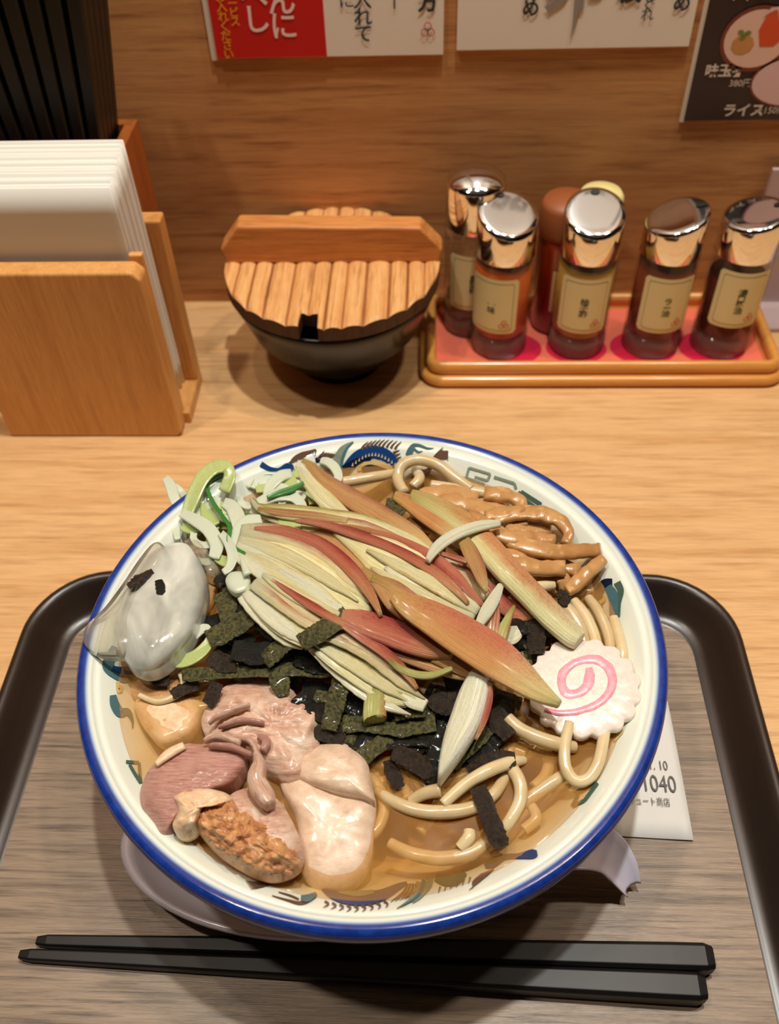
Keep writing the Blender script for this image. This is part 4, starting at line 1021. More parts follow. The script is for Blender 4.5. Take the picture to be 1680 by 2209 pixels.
# ------------------------------------------------------------------ chicken
def meat(name, a, b_, c, ang=0, scale=7, stretch=(1, 7, 1), rough=.38, fat=None, bstr=.5):
    m, nt, b = nmat(name); v = coords(nt, 'UV', stretch, (0, 0, ang))
    n1 = noi(nt, v, scale, 6, .65, .6)
    n2 = noi(nt, coords(nt, 'UV', (1, 1, 1)), 2.6, 3, .6, .5)
    col = ramp(nt, n1, [(.30, c), (.48, a), (.68, b_)])
    col = mixc(nt, ramp(nt, n2, [(.45, (0, 0, 0, 1)), (.62, (1, 1, 1, 1))]), col, fat or b_)
    n3 = noi(nt, coords(nt, 'Object', (1, 1, 1)), 240, 5, .65)
    col = mixc(nt, 1.0, col, ramp(nt, n3, [(.3, (.86, .80, .76, 1)), (.6, (1, 1, 1, 1))]), 'MULTIPLY')
    nt.links.new(col, b.inputs['Base Color']); b.inputs['Roughness'].default_value = rough
    b.inputs['Subsurface Weight'].default_value = .2; b.inputs['Subsurface Radius'].default_value = (.006, .003, .002)
    b.inputs['Coat Weight'].default_value = .35; b.inputs['Coat Roughness'].default_value = .15
    bump(nt, b, n1, bstr, .0012); return m
M_mt1 = meat('meat_pink', rgb(204, 164, 142), rgb(222, 192, 170), rgb(172, 126, 108), .5, 4, (1, 4, 1), fat=rgb(222, 198, 178))
M_mt2 = meat('meat_mauve', rgb(186, 136, 124), rgb(206, 166, 150), rgb(160, 106, 96), .55, 6, (1, 8, 1), fat=rgb(192, 144, 130))
M_mt3 = meat('meat_pale', rgb(218, 192, 166), rgb(228, 208, 188), rgb(204, 168, 142), .9, 3, (1, 2, 1), fat=rgb(226, 204, 180), bstr=.15)
M_mt4 = meat('meat_crust', rgb(196, 136, 88), rgb(220, 174, 120), rgb(150, 96, 60), 0, 9, (1, 1, 1), fat=rgb(208, 156, 104), bstr=1.0)
M_fat = meat('meat_fat', rgb(232, 200, 160), rgb(238, 214, 184), rgb(216, 176, 132), 0, 4, (1, 1, 1), bstr=.3)
CG = 'chicken slices'
def chunk(label, *a, **k):
    o = blob('chicken_slice', *a, **k); tag(o, label, 'chicken', CG); return o
chunk('large pale slice of chicken half sunk at bottom centre', [(604, 1690), (640, 1660), (690, 1690), (760, 1715), (808, 1720), (806, 1790), (800, 1850), (772, 1900), (720, 1918), (660, 1895), (640, 1830), (640, 1770)], BZ+.0016, M_mt3, thick=.008, dome=.18, rough=.0005, freq=90, K=18, n=80, tilt=(0, -.000022))
c1 = chunk('pinkish slice of chicken under the nori at top of the group', [(436, 1545), (470, 1495), (500, 1474), (560, 1468), (620, 1475), (640, 1500), (668, 1515), (696, 1535), (690, 1570), (690, 1600), (680, 1650), (640, 1690), (560, 1660), (500, 1620), (446, 1590)], BZ+.0055, M_mt1, thick=.009, dome=.35, rough=.0022, freq=220, seed=2, n=96, K=20)
chunk('pale chunk of chicken right of the pink slice', [(690, 1606), (730, 1600), (760, 1612), (790, 1640), (800, 1680), (806, 1710), (806, 1730), (770, 1722), (700, 1706), (640, 1680), (630, 1640), (660, 1620)], BZ+.0055, M_mt3, thick=.008, dome=.35, rough=.0008, freq=140, seed=4, n=80, K=16)
chunk('mauve slab of chicken with white edge at left of the group', [(304, 1700), (330, 1650), (392, 1608), (430, 1605), (500, 1610), (530, 1630), (524, 1660), (500, 1690), (450, 1710), (420, 1730), (385, 1760), (352, 1800), (330, 1770), (306, 1740)], BZ+.0085, M_mt2, thick=.010, dome=.22, rough=.0006, freq=200, seed=6, n=96, K=16)
st_ = strip('chicken_fat_edge', [(336, 1650, 12), (364, 1626, 20), (398, 1608, 16)], 0, M_fat, thick=.0010, z=BZ+.0100); tag(st_, 'strip of white fat along the upper left edge of the mauve slab', 'chicken fat', CG)
c4 = thing('chicken_slice', at(510, 1800, BZ), 'chunk of chicken with browned crust at the near left rim', 'chicken', CG)
blob('meat', [(500, 1712), (560, 1700), (600, 1726), (630, 1770), (652, 1830), (644, 1862), (600, 1880), (560, 1870), (500, 1820), (470, 1770)], BZ+.0075, M_mt1, c4, thick=.009, dome=.35, rough=.0012, freq=260, seed=8)
blob('browned_crust', [(418, 1738), (450, 1724), (486, 1716), (520, 1740), (560, 1762), (610, 1800), (646, 1850), (640, 1872), (600, 1888), (560, 1886), (520, 1868), (470, 1836), (432, 1796), (412, 1764)], BZ+.0095, M_mt4, c4, thick=.009, dome=.45, rough=.0026, freq=420, seed=9, n=110, K=26)
blob('fat_rind', [(372, 1718), (400, 1704), (440, 1700), (486, 1710), (500, 1726), (470, 1738), (440, 1742), (430, 1764), (412, 1790), (384, 1798), (372, 1780), (382, 1744)], BZ+.0112, M_fat, c4, thick=.008, dome=.4, rough=.0022, freq=300, seed=10)
o = strip('torn_flap', [(552, 1628, 16), (560, 1650, 30), (554, 1686, 44), (572, 1720, 46), (584, 1740, 26)], 0, M_mt1, c4, thick=.0035, z=BZ+.0135, bump=.0006)
for i, P in enumerate(([(440, 1600, 8), (470, 1588, 16), (520, 1604, 14)], [(450, 1610, 8), (500, 1612, 14), (544, 1630, 10)], [(450, 1560, 6), (480, 1540, 12), (540, 1522, 8)], [(470, 1570, 6), (520, 1556, 12), (570, 1560, 8)], [(500, 1590, 6), (540, 1600, 14), (556, 1630, 12)], [(556, 1590, 10), (574, 1600, 20), (566, 1622, 14)])):
    strip('meat_shred', P, 0, M_mt2 if i % 2 else M_mt1, c1, thick=.0018, z=BZ+.0105, bump=.0008)
chunk('slice of chicken sunk in the broth left of the pink one', [(292, 1512), (330, 1494), (380, 1494), (420, 1500), (436, 1530), (424, 1566), (400, 1592), (350, 1606), (320, 1580), (296, 1545)], BZ-.0012, M_fat, thick=.006, dome=.25, rough=.0004, freq=150)
chunk('second slice sunk in the broth under the ice', [(284, 1480), (320, 1450), (380, 1440), (430, 1450), (440, 1480), (400, 1510), (330, 1520), (290, 1505)], BZ-.0020, M_mt1, thick=.006, dome=.25, rough=.0006, freq=150)
nd('pale noodle ringed in the broth above the sunken slice', [(300, 1500, 12), (340, 1514, 14), (380, 1500, 16), (396, 1474, 16), (388, 1452, 12)], .0, M_noodle2)

# ------------------------------------------------------------------ fish cake
nv = 17
O = []
for k in range(160):
    a = 2*PI*k/160
    s = abs(math.sin(a*nv/2+.4))**.7
    r = .90+.11*s
    O.append((1259+124*r*math.cos(a)*(1), 1483+107*r*math.sin(a)+6*math.cos(a)))
nz_ = BZ+.0062
nk = thing('fish_cake', at(1260, 1480, BZ), 'scalloped white fish cake slice with pink swirl leaning at right', 'fish cake')
blob('cake_body', O[::2], nz_, M_naruto, nk, thick=.0045, dome=.12, n=200, K=8, rough=.0002, freq=300, side=.15, tilt=(.000008, -.000010))
def nk_z(u, v): return nz_+(u-1259)*.000008-(v-1483)*.00001+.00058
def sw(name, pts, par):
    Q = cat(pts, 10*len(pts)); n = len(Q); V = []; F = []
    for i, q in enumerate(Q):
        a = Q[max(0, i-1)]; b = Q[min(n-1, i+1)]; dx, dy = b[0]-a[0], b[1]-a[1]; L = math.hypot(dx, dy) or 1; w = q[2]/2
        for t, h in ((-1.35, -.0004), (-.8, .0002), (.8, .0002), (1.35, -.0004)): V.append(at(q[0]-dy/L*w*t, q[1]+dx/L*w*t, nk_z(q[0], q[1])+h))
    for i in range(n-1):
        for j in range(3): F.append((4*i+j, 4*i+4+j, 4*i+5+j, 4*i+1+j))
    return mobj(name, V, F, M_pink, par, True)
sw('pink_swirl', [(1176, 1530, 6), (1205, 1537, 11), (1245, 1534, 14), (1285, 1520, 16), (1312, 1496, 17), (1321, 1468, 18), (1312, 1440, 18), (1288, 1423, 18), (1258, 1424, 16), (1232, 1434, 16), (1214, 1454, 18), (1214, 1480, 19), (1226, 1496, 20), (1248, 1494, 20), (1266, 1480, 22), (1272, 1458, 22), (1270, 1440, 14)], nk)

# ------------------------------------------------------------------ scallion
SG = 'sliced scallion at the upper left of the bowl'
SC = [
 ('white scallion shred hooked out over the left rim', [(356, 1032, 12, .003), (368, 1050, 18, .004), (378, 1080, 18, .003), (394, 1112, 14)], .004, M_scw),
 ('thin white scallion shred beside the hooked one', [(366, 1044, 8, .004), (388, 1060, 12, .003), (402, 1080, 12), (408, 1100, 10)], .0035, M_scw),
 ('light green scallion loop arching over the rim', [(404, 1112, 20, .0), (416, 1078, 24, .003), (436, 1036, 24, .006), (462, 1012, 22, .007), (488, 1010, 20, .007), (496, 1030, 20, .005), (484, 1062, 20, .002)], .006, M_scl),
 ('dark green scallion thread zigzagging down the left cluster', [(482, 1024, 6), (456, 1036, 9), (448, 1056, 9), (460, 1086, 9), (480, 1116, 9), (496, 1140, 9), (494, 1170, 9), (510, 1188, 9), (530, 1198, 7)], .0095, M_scg),
 ('white scallion shred hanging down at the left rim', [(372, 1094, 12), (378, 1130, 15), (384, 1166, 10)], .003, M_scw),
 ('curved white scallion shred crossing the left cluster', [(390, 1108, 14), (420, 1124, 20, .001), (450, 1144, 24, .001), (468, 1176, 24), (462, 1206, 18)], .0075, M_scw),
 ('white scallion ring below the green thread', [(476, 1152, 12), (492, 1172, 16, .001), (502, 1200, 18, .001), (496, 1226, 14), (482, 1238, 10)], .0088, M_scw),
 ('pale scallion shred under the arching loop', [(446, 1086, 22), (452, 1110, 28), (462, 1136, 22)], .0050, M_scl),
 ('white scallion shred right of the green thread', [(482, 1086, 16), (502, 1098, 24, .001), (514, 1124, 26, .001), (514, 1152, 16)], .0065, M_scw),
 ('light green scallion curl at the foot of the left cluster', [(466, 1204, 14), (486, 1214, 18), (510, 1212, 18), (522, 1202, 12)], .0055, M_scl),
 ('pale scallion shred at the back of the left cluster', [(436, 1060, 16), (450, 1080, 20), (474, 1090, 20)], .0035, M_scw),
 ('light green scallion band low in the left cluster', [(392, 1138, 12), (412, 1144, 16), (440, 1132, 16), (456, 1114, 12)], .0045, M_scl),
 ('yellow-green half ring of scallion beside the ice', [(368, 1434, 12), (396, 1430, 20), (426, 1416, 20), (448, 1394, 18), (456, 1372, 10)], .0042, M_scl),
 ('white inner ring of scallion beside the ice', [(386, 1412, 10), (404, 1392, 14), (430, 1364, 16), (448, 1358, 12), (452, 1370, 8)], .0030, M_scw),
 ('translucent scallion arc at the far rim', [(532, 1052, 12), (546, 1026, 16, .001), (572, 1016, 18, .001), (600, 1020, 14), (616, 1034, 10)], .002, M_scw),
 ('white scallion arc in the upper cluster', [(576, 1076, 14), (584, 1050, 18, .001), (606, 1030, 18, .002), (630, 1024, 14)], .005, M_scw),
 ('round white scallion ring in the upper cluster', [(556, 1088, 14), (578, 1078, 18, .001), (604, 1070, 20, .002), (632, 1074, 18, .001), (650, 1090, 16), (656, 1104, 12)], .006, M_scw),
 ('dark green scallion sliver in the upper cluster', [(576, 1076, 6), (604, 1066, 11), (634, 1056, 11), (656, 1044, 6)], .0095, M_scg),
 ('pale yellow-green scallion chip in the upper cluster', [(606, 1050, 14), (626, 1042, 22), (640, 1038, 14)], .0045, M_scl),
 ('scallion ring behind the tip of the ginger', [(690, 996, 10), (708, 1000, 14, .001), (724, 1014, 16, .001), (730, 1034, 14), (716, 1044, 12)], .003, M_scw),
 ('second scallion ring behind the tip of the ginger', [(664, 1004, 10), (648, 1016, 14), (640, 1000, 12), (650, 990, 8)], .003, M_scw),
 ('light green scallion chips under the ginger', [(600, 1128, 12), (626, 1132, 18), (650, 1134, 18)], .0070, M_scl),
 ('pale scallion chip under the ginger', [(650, 1142, 12), (676, 1140, 16), (706, 1136, 12)], .0068, M_scl),
 ('white scallion shred below the ring in the upper cluster', [(540, 1102, 12), (570, 1110, 18), (606, 1106, 18), (636, 1110, 12)], .0040, M_scw),
 ('broad translucent scallion leaf beside the first ginger bud', [(506, 1190, 18), (516, 1160, 30), (536, 1136, 34), (566, 1126, 20)], .0070, M_scw),
 ('tiny green scallion chip between the clusters', [(520, 1112, 8), (530, 1116, 12), (538, 1112, 8)], .0060, M_scg),
 ('yellow scallion chip under the far rim cluster', [(552, 1060, 10), (572, 1056, 14), (590, 1060, 10)], .0016, M_scl),
 ('pale scallion shred at the right of the upper cluster', [(660, 1060, 12), (690, 1080, 18), (706, 1104, 14)], .0040, M_scl),
]
for lab, P, dz, mt in SC:
    wf = 1.0 if mt is M_scg else 1.3
    o = strip('scallion_shred', [(q[0], q[1], q[2]*wf)+tuple(q[3:]) for q in P], dz-.0010, mt, thick=.0009, sharp=.5, n=8*len(P), curl=.0008, ridge=.00008); tag(o, lab, 'scallion', SG)
o = blob('scallion_disc', [(540, 1252), (534, 1272), (512, 1282), (494, 1272), (486, 1252), (496, 1236), (516, 1232), (534, 1238)], zf(512, 1254, .0085), M_scw, thick=.003, dome=.3)
tag(o, 'round white scallion disc left of the lower ginger bud', 'scallion', SG)
o = strip('scallion_shred', [(520, 1206, 6), (526, 1220, 14), (534, 1240, 18)], .0105, M_scw, thick=.001); tag(o, 'pointed white shred sticking up from the scallion disc', 'scallion', SG)
rn = random.Random(5)
for i in range(46):
    if rn.random() < .55: u, v = rn.uniform(390, 520), rn.uniform(1090, 1210)
    else: u, v = rn.uniform(545, 720), rn.uniform(1030, 1130)
    a = rn.uniform(0, 2*PI); P = []
    for j in range(5): P.append((u, v, 15, rn.uniform(0, .0008))); u += 15*math.cos(a); v += 12*math.sin(a); a += .6
    o = strip('scallion_shred', P, rn.uniform(-.003, .0045), rn.choice([M_scw, M_scl, M_scw]), thick=.0008, sharp=.5, curl=.0008)
    tag(o, 'pale scallion shred buried under its neighbours', 'scallion', 'scallion shreds low in the heap')

# ------------------------------------------------------------------ ice
def icemat(name, c, clear, lo, hi):
    m, nt, b = nmat(name)
    b.inputs['Base Color'].default_value = c; b.inputs['Roughness'].default_value = .12
    b.inputs['Subsurface Weight'].default_value = .4; b.inputs['Subsurface Radius'].default_value = (.01, .009, .008)
    t = nt.nodes.new('ShaderNodeBsdfTransparent'); t.inputs[0].default_value = clear
    g = nt.nodes.new('ShaderNodeBsdfGlossy'); g.inputs['Roughness'].default_value = .05
    fr = nt.nodes.new('ShaderNodeFresnel'); fr.inputs[0].default_value = 1.31
    a = nt.nodes.new('ShaderNodeMixShader'); c2 = nt.nodes.new('ShaderNodeMixShader'); out = nt.nodes['Material Output']
    nn = noi(nt, coords(nt, 'UV', (1, 1, 1)), 2.2, 3, .5, .6)
    nt.links.new(ramp(nt, nn, [(.35, (lo,)*3), (.62, (hi,)*3)]), a.inputs[0])
    nt.links.new(t.outputs[0], a.inputs[1]); nt.links.new(b.outputs[0], a.inputs[2])
    nt.links.new(fr.outputs[0], c2.inputs[0]); nt.links.new(a.outputs[0], c2.inputs[1]); nt.links.new(g.outputs[0], c2.inputs[2])
    nt.links.new(c2.outputs[0], out.inputs[0])
    n2 = noi(nt, coords(nt, 'Object', (1, 1, 1)), 500, 4, .6); bump(nt, b, n2, .15, .0004)
    return m
M_ice = icemat('ice_milky', rgb(226, 230, 220), (.96, .96, .93, 1), .45, .95)
M_ice2 = icemat('ice_clear', rgb(220, 212, 190), (.96, .95, .92, 1), .10, .38)
ic = thing('ice_chunk', at(330, 1330, BZ), 'melting translucent chunk of ice lying over the left rim', 'ice')
blob('milky_core', [(356, 1176), (400, 1172), (428, 1206), (446, 1250), (442, 1290), (432, 1330), (414, 1372), (372, 1420), (330, 1446), (292, 1444), (262, 1410), (250, 1350), (262, 1300), (292, 1240), (322, 1196)], .0838, M_ice, ic, thick=.010, dome=.55, rough=.0004, freq=120, K=16, n=72)
blob('clear_rim', [(330, 1172), (300, 1206), (262, 1262), (226, 1310), (190, 1346), (180, 1368), (184, 1392), (214, 1410), (250, 1416), (290, 1410), (330, 1380), (350, 1300), (370, 1220), (352, 1176)], .0838, M_ice2, ic, thick=.0055, dome=.5, rough=.0003, freq=120, K=12, n=72)
strip('nori_speck', [(276, 1266, 14), (300, 1250, 22), (330, 1232, 10)], 0, M_nori_b, ic, thick=.0006, z=.0882, bump=.0006, jag=3)
strip('nori_speck', [(342, 1252, 16), (346, 1268, 22), (344, 1282, 14)], 0, M_nori, ic, thick=.0006, z=.0896, bump=.0006, jag=3)
o = blob('ice_chunk', [(396, 1168), (420, 1160), (446, 1180), (466, 1206), (476, 1230), (464, 1248), (448, 1244), (430, 1214), (410, 1190)], .0800, M_ice2, thick=.006, dome=.5); tag(o, 'small grey sliver of ice behind the large chunk, under scallion', 'ice')
o = blob('meat_scrap', [(420, 1236), (446, 1234), (470, 1246), (462, 1290), (440, 1330), (424, 1340), (430, 1290)], .0745, M_menma, thick=.003, dome=.4); tag(o, 'brown scrap of topping tucked under the right edge of the ice', 'topping')

# ------------------------------------------------------------------ ginger buds
GG = 'sliced ginger buds heaped on the noodles'
GB = thing
def bud(label, pts, dz, mats, thick=.0016, spread=1.0, fan=.25, name='ginger_bud', lens=None, wk=1.55, lift=.0006):
    """half bud: petals side by side along one centre line, fanning towards the tip"""
    u0 = sum(p[0] for p in pts)/len(pts); v0 = sum(p[1] for p in pts)/len(pts)
    r = thing(name, at(u0, v0, zf(u0, v0, dz)-.003), label, 'ginger', GG)
    n = len(mats); Q = cat([tuple(p)+(0,)*(4-len(p)) for p in pts], 16)
    strip('bud_core', [(q[0], q[1], q[2]*.92*(1 if i < 12 else (16-i)/5), q[3]-.0012) for i, q in enumerate(Q)], dz, M_pc, r, thick=thick*.9, n=32, m=40, ridge=.00022, ridges=9, sharp=.8)
    for j, mt in enumerate(mats):
        s = (j+.5)/n-.5; P = []
        L = 1.0 if not lens else lens[j]
        for i, q in enumerate(Q):
            t = i/15
            if t > L+.001: break
            a = Q[max(0, i-1)]; b = Q[min(15, i+1)]; dx, dy = b[0]-a[0], b[1]-a[1]; D = math.hypot(dx, dy) or 1
            off = s*(q[2]*spread)*(1+fan*t)
            w = q[2]/n*wk*(1 if t < .75*L else max(.12, (L-t)/(.25*L)))
            w = w*(.85+.15*math.sin(t*7+j*2))
            P.append((q[0]-dy/D*off*1, q[1]+dx/D*off*1, w, q[3]+(.0012 if mt in (M_pp, M_pr) else 0)-abs(s)*.0022+lift*math.sin(j*2.1+t*3)+(.0007 if j % 2 else 0)))
        if len(P) < 4: continue
        strip('petal', P[::1], dz, mt, r, thick=thick*.62, n=26, m=16, ridge=.00016, ridges=3.5, sharp=.6, jag=1.5, seed=j+5)
    return r
def petal(label, pts, dz, mt, thick=.0011, ridge=.00018, ridges=3.5, curl=0):
    o = strip('ginger_petal', pts, dz, mt, thick=thick, n=9*len(pts), m=32, sharp=.8, ridge=ridge*1.3, ridges=ridges*2.4, curl=curl); tag(o, label, 'ginger', GG); return o
bud('large split ginger bud with red back, left of the heap', [(512, 1168, 64), (560, 1184, 96), (620, 1210, 118), (690, 1250, 120), (750, 1290, 96), (800, 1322, 60)], .0085, [M_pp, M_pp, M_pc, M_pc, M_pw, M_pc, M_pc, M_pw], lens=[.97, 1, .97, .9, .95, .86, .9, .8], wk=2.3)
bud('split ginger bud with pale heart, right of the largest one', [(1030, 1322, 44), (985, 1294, 74), (930, 1258, 96), (860, 1222, 100), (790, 1186, 80), (720, 1150, 44)], .0088, [M_pw, M_pc, M_pw, M_pc, M_pc, M_pc, M_pr], lens=[.62, .78, .72, .86, .92, .96, 1], wk=2.2)
bud('ginger bud with blunt pale base, lower left of the heap', [(536, 1268, 58), (580, 1306, 78), (630, 1344, 84), (690, 1376, 70), (740, 1396, 46)], .0078, [M_pp, M_pp, M_pc, M_pw, M_pw], lens=[1, .95, .9, .85, .72], wk=2.1)
petal('red back of the large left ginger bud', [(548, 1142, 8), (600, 1146, 20), (660, 1160, 26), (715, 1190, 30), (765, 1236, 30), (800, 1284, 22), (822, 1330, 8)], .0112, M_pr, thick=.0012)
petal('thin red skin along the top of the right ginger bud', [(636, 1124, 6), (700, 1132, 16), (770, 1154, 20), (840, 1180, 20), (910, 1216, 22), (970, 1260, 20), (1010, 1302, 8)], .0112, M_pr, thick=.0010)
petal('red skin at the edge of the cream bundle', [(738, 1350, 10), (780, 1374, 22), (830, 1408, 24), (870, 1446, 20), (900, 1486, 8)], .0108, M_pr, thick=.0010)
petal('red skin at the edge of the lower left bud', [(584, 1250, 6), (640, 1288, 16), (700, 1324, 20), (752, 1352, 14)], .0104, M_pr, thick=.0010)
petal('slim cream ginger petal between the two left buds', [(566, 1240, 8), (592, 1256, 22), (636, 1284, 28), (690, 1312, 26), (734, 1328, 14)], .0096, M_pc)
petal('second cream ginger petal tucked beside the slim one', [(600, 1230, 8), (640, 1252, 22), (700, 1290, 26), (752, 1326, 10)], .0088, M_pw)
bud('long curved ginger petal running across the top of the heap', [(540, 1076, 8), (556, 1098, 20), (590, 1108, 34), (650, 1116, 44), (720, 1124, 44), (780, 1136, 48), (850, 1160, 50), (920, 1184, 30)], .0072, [M_pg, M_pp, M_pc], wk=1.7, fan=0)
petal('glossy dark ginger skin edging the long curved petal', [(556, 1098, 8), (600, 1106, 15), (680, 1114, 17), (750, 1124, 12)], .0100, M_pb)
petal('greenish ginger petal turning red from the far rim', [(652, 998, 14), (672, 1012, 26), (700, 1040, 34), (750, 1072, 42), (810, 1108, 46), (860, 1140, 48), (900, 1166, 42), (930, 1186, 20)], .0052, M_pb, thick=.0022)
petal('cream underside along the greenish ginger petal', [(790, 1118, 12), (840, 1146, 26), (890, 1172, 30), (926, 1190, 14)], .0066, M_pc)
petal('short white ginger petal from the far rim', [(644, 1004, 14), (662, 1032, 30), (690, 1066, 38), (724, 1098, 34), (752, 1116, 18)], .0046, M_pc, thick=.0018)
petal('small white ginger petal at the far rim', [(640, 1000, 16), (664, 1014, 22), (686, 1030, 16)], .0056, M_pw)
petal('ginger petal slanting left of the pale stalk', [(850, 1070, 18), (880, 1084, 32), (920, 1108, 44), (970, 1142, 46), (1010, 1178, 30)], .0066, M_po, thick=.0018)
petal('long pale ginger stalk reaching down to the fish cake', [(884, 1072, 26), (930, 1092, 44), (990, 1128, 56), (1040, 1172, 58), (1090, 1226, 56), (1140, 1278, 54), (1190, 1330, 54), (1234, 1370, 48), (1250, 1384, 34)], .0074, M_ps, thick=.0030, ridge=.0001)
petal('curved white ginger sliver lying over the stalk', [(922, 1212, 12), (938, 1186, 22), (964, 1164, 24), (1000, 1146, 22), (1040, 1134, 20), (1080, 1130, 12)], .0140, M_pw, thick=.0014)
petal('broad orange ginger petal ending on the fish cake', [(846, 1286, 24), (880, 1306, 52), (940, 1338, 74), (1000, 1374, 86), (1060, 1412, 88), (1110, 1450, 74), (1160, 1490, 48), (1208, 1520, 14)], .0150, M_po, thick=.0020, ridge=.00014, ridges=6)
petal('deep red ginger petal in the centre of the heap', [(736, 1330, 26), (780, 1342, 50), (830, 1360, 58), (880, 1380, 56), (930, 1398, 46), (976, 1414, 18)], .0095, M_pr, thick=.0022)
petal('brown translucent ginger petal below the red one', [(800, 1380, 16), (850, 1400, 34), (910, 1420, 44), (980, 1440, 48), (1030, 1456, 30)], .0070, M_pb, thick=.0016)
petal('translucent ginger petal above the broad orange one', [(800, 1248, 16), (850, 1270, 34), (900, 1310, 40), (950, 1350, 34), (990, 1384, 14)], .0104, M_pb, thick=.0016)
petal('tan ginger petal joining the two big buds', [(780, 1230, 14), (820, 1262, 34), (850, 1300, 40), (880, 1330, 26)], .0096, M_pb, thick=.0016)
bud('bundle of cream ginger petals with pink edge, below the heap', [(676, 1376, 50), (720, 1400, 80), (770, 1430, 92), (820, 1466, 88), (870, 1500, 70), (910, 1522, 50)], .0082, [M_pp, M_pp, M_pc, M_pc, M_pw, M_pw], lens=[.8, 1, .94, .88, .92, .98], wk=2.1)
petal('thin yellow ginger thread curving right of the bundle', [(840, 1424, 12), (866, 1444, 16), (900, 1456, 16), (936, 1456, 14), (976, 1442, 8)], .0110, M_pg)
petal('white ginger crescent pointing down into the noodles', [(1034, 1458, 44), (1022, 1500, 64), (1006, 1550, 68), (984, 1600, 58), (962, 1650, 34), (946, 1690, 6)], .0082, M_pw, thick=.0050, ridge=.0001, ridges=2)
petal('crimson skin along the right side of the white crescent', [(1056, 1470, 10), (1056, 1510, 14), (1044, 1556, 13), (1026, 1596, 6)], .0106, M_pr)
petal('short pale green stalk poking out below the bundle', [(812, 1478, 46), (810, 1510, 50), (808, 1546, 52), (808, 1552, 48)], .0072, M_pg, thick=.0030)
petal('red-edged ginger sliver standing at right of the heap', [(1000, 1166, 26), (1014, 1190, 34), (1030, 1222, 32), (1042, 1256, 22), (1049, 1278, 6)], .0122, M_pb)
petal('thin crimson ginger edge beside the stalk', [(950, 1194, 6), (984, 1204, 12), (1008, 1212, 8)], .0110, M_pr)
petal('white ginger petal curling up right of the buds', [(1080, 1264, 14), (1066, 1292, 26), (1048, 1322, 28), (1030, 1352, 16)], .0125, M_pw, thick=.0016)
petal('narrow orange ginger petal standing beside the curl', [(1070, 1292, 12), (1066, 1320, 26), (1062, 1352, 30), (1060, 1388, 26)], .0108, M_po)
petal('pointed pale ginger leaf beside the orange one', [(1110, 1306, 5), (1098, 1330, 16), (1086, 1358, 24), (1078, 1388, 22)], .0112, M_pg)
petal('glistening dark pink ginger petal in the gap', [(924, 1206, 20), (950, 1232, 34), (984, 1266, 36), (1016, 1296, 26), (1032, 1306, 12)], .0070, M_pr, thick=.0016)
petal('blush ginger petal under the red-edged sliver', [(960, 1200, 16), (990, 1230, 34), (1020, 1262, 34), (1050, 1290, 20)], .0050, M_pp, thick=.0014)
petal('dull pink ginger petal behind the curl', [(1040, 1250, 20), (1080, 1300, 34), (1120, 1322, 40), (1160, 1318, 22)], .0022, M_pr, thick=.0014)
petal('pale ginger chip between curl and broad orange petal', [(1082, 1376, 34), (1104, 1370, 40), (1120, 1362, 26)], .0062, M_pw)
petal('pale ginger petal under the left bud', [(640, 1140, 16), (700, 1160, 40), (760, 1196, 50), (820, 1240, 40), (860, 1280, 20)], .0050, M_pb)
petal('cream ginger petal under the right bud', [(770, 1240, 16), (830, 1270, 44), (900, 1300, 50), (960, 1320, 24)], .0060, M_pc)
petal('white ragged ginger base at the end of the bundle', [(870, 1496, 28), (892, 1510, 38), (918, 1524, 26)], .0080, M_pw)
petal('slanting ginger petal peeping under the broad orange one', [(930, 1420, 16), (980, 1430, 40), (1030, 1446, 46), (1060, 1470, 30)], .0086, M_pb)

# ------------------------------------------------------------------ spoon
sp = thing('soup_spoon', (-.055, .126, TZ), 'pale lilac plastic soup spoon lying under the front of the bowl', 'spoon')
V = []; F = []; n = 64
def sp_pt(a, r, z):
    ca, sa = math.cos(a), math.sin(a)
    x = ca*.0572*r; y = sa*.0258*r*(1-.12*ca)
    an = -.16; return (-.0545+x*math.cos(an)-y*math.sin(an), .1255+x*math.sin(an)+y*math.cos(an), z)
rings = [(0, .0082), (.35, .0084), (.62, .0100), (.80, .0140), (.91, .0185), (.955, .0212), (.98, .0234), (1.015, .0240), (1.05, .0228), (1.045, .0206), (1.0, .0192), (.94, .0170), (.83, .0120), (.66, .0080), (.40, .0064), (0, .0062)]
V = [sp_pt(2*PI*k/n, max(r, .001), z) for r, z in rings for k in range(n)]
for i in range(len(rings)-1):
    for k in range(n): F.append((i*n+k, i*n+(k+1) % n, (i+1)*n+(k+1) % n, (i+1)*n+k))
F.append(tuple(range(n))); F.append(tuple((len(rings)-1)*n+k for k in range(n-1, -1, -1)))
fixn(mobj('spoon_bowl', V, F, M_spoon, sp, True))
Hp = cat([(-.012, .1150, .0195, .013), (.012, .1205, .0225, .0100), (.034, .1270, .0255, .0095), (.050, .1312, .0270, .0098), (.0625, .1310, .0250, .0092), (.0700, .1275, .0190, .0075), (.0750, .1225, .0110, .0040)], 36)
V = []; F = []; m = 12
for i, q in enumerate(Hp):
    a = Vector(Hp[max(0, i-1)][:3]); b = Vector(Hp[min(35, i+1)][:3]); t = (b-a).normalized(); s = t.cross(Vector((0, 0, 1))).normalized(); w = s.cross(t)
    hw = q[3]; sec = [(-1, .0022), (-.9, .0026), (-.7, .0008), (-.3, -.0004), (.3, -.0004), (.7, .0008), (.9, .0026), (1, .0022), (.85, .0), (.4, -.0024), (-.4, -.0024), (-.85, .0)]
    for x, z in sec: V.append(Vector(q[:3])+s*x*hw+w*z)
for i in range(35):
    for k in range(m): F.append((i*m+k, i*m+(k+1) % m, (i+1)*m+(k+1) % m, (i+1)*m+k))
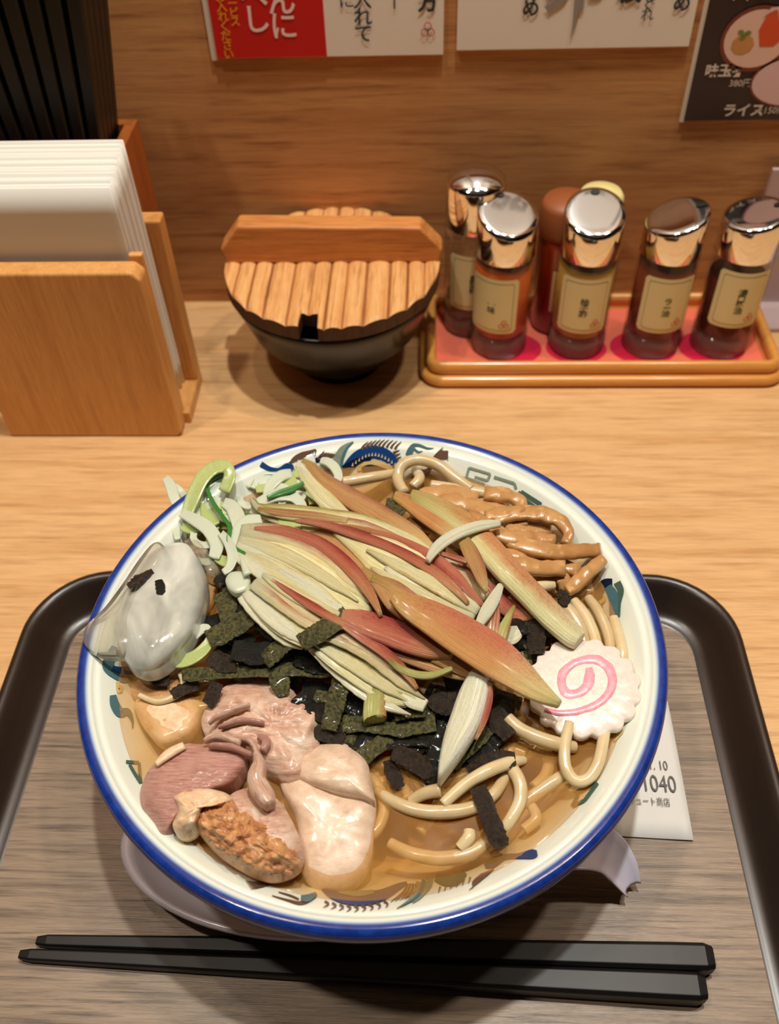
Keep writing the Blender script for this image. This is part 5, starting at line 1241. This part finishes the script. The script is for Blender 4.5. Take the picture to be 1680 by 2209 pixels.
F.append(tuple(range(m))); F.append(tuple(35*m+k for k in range(m-1, -1, -1)))
fixn(mobj('spoon_handle', V, F, M_spoon, sp, True))

# ------------------------------------------------------------------ chopsticks on the tray
a, b = at(80, 2030, .0085), at(1536, 2070, .0108)
o = stick_mesh('chopstick', a, b, .0020, .0046, M_stick); bevel(o, .0003, 2, 20); tag(o, 'black chopstick lying on the tray nearer the bowl', 'chopstick', 'pair of chopsticks on the tray')
a, b = at(43, 2060, .0085), at(1520, 2134, .0108)
o = stick_mesh('chopstick', a, b, .0020, .0046, M_stick); bevel(o, .0003, 2, 20); tag(o, 'black chopstick lying on the tray nearest the front edge', 'chopstick', 'pair of chopsticks on the tray')

# ------------------------------------------------------------------ meal ticket
tk = thing('meal_ticket', at(1400, 1700, TZ), 'white printed meal ticket on the tray right of the bowl', 'ticket')
TL, TR, BL2, BR2 = at(1330, 1520, TZ+.0012), at(1440, 1512, TZ+.0012), at(1322, 1802, TZ+.0012), at(1496, 1812, TZ+.0012)
V = []; F = []
for j in range(9):
    for i in range(9):
        s, t = i/8, j/8
        p = (TL*(1-s)+TR*s)*(1-t)+(BL2*(1-s)+BR2*s)*t; p.z = TZ+.0008+.0010*(s-.5)**2+.0006*math.sin(t*3); V.append(p)
NV = len(V); V += [p-Vector((0, 0, .00035)) for p in V]
for j in range(8):
    for i in range(8):
        a_ = j*9+i; F.append((a_, a_+1, a_+10, a_+9)); F.append((NV+a_, NV+a_+9, NV+a_+10, NV+a_+1))
for i in range(8):
    F.append((i, NV+i, NV+i+1, i+1)); F.append((72+i, 73+i, NV+73+i, NV+72+i)); F.append((9*i, 9*i+9, NV+9*i+9, NV+9*i)); F.append((9*i+8, NV+9*i+8, NV+9*i+17, 9*i+17))
fixn(mobj('ticket_sheet', V, F, M_ticket, tk, True))
rv = (BR2-BL2).normalized(); uvv = (TR-BR2).normalized()
uvv = Vector((uvv.x, uvv.y, 0)).normalized()
rv = Vector((rv.x, rv.y, 0)).normalized()
def tt(s, size, u, v, **k):
    p = at(u, v, TZ+.0022); text_flat(s, size, p, rv*.80, uvv*1.15, M_ink, tk, **k)
tt('2024. 1. 10', .0050, 1392, 1650)
tt('¥1040', .0088, 1410, 1691)
tt('上野エキュート商店', .0034, 1378, 1728)
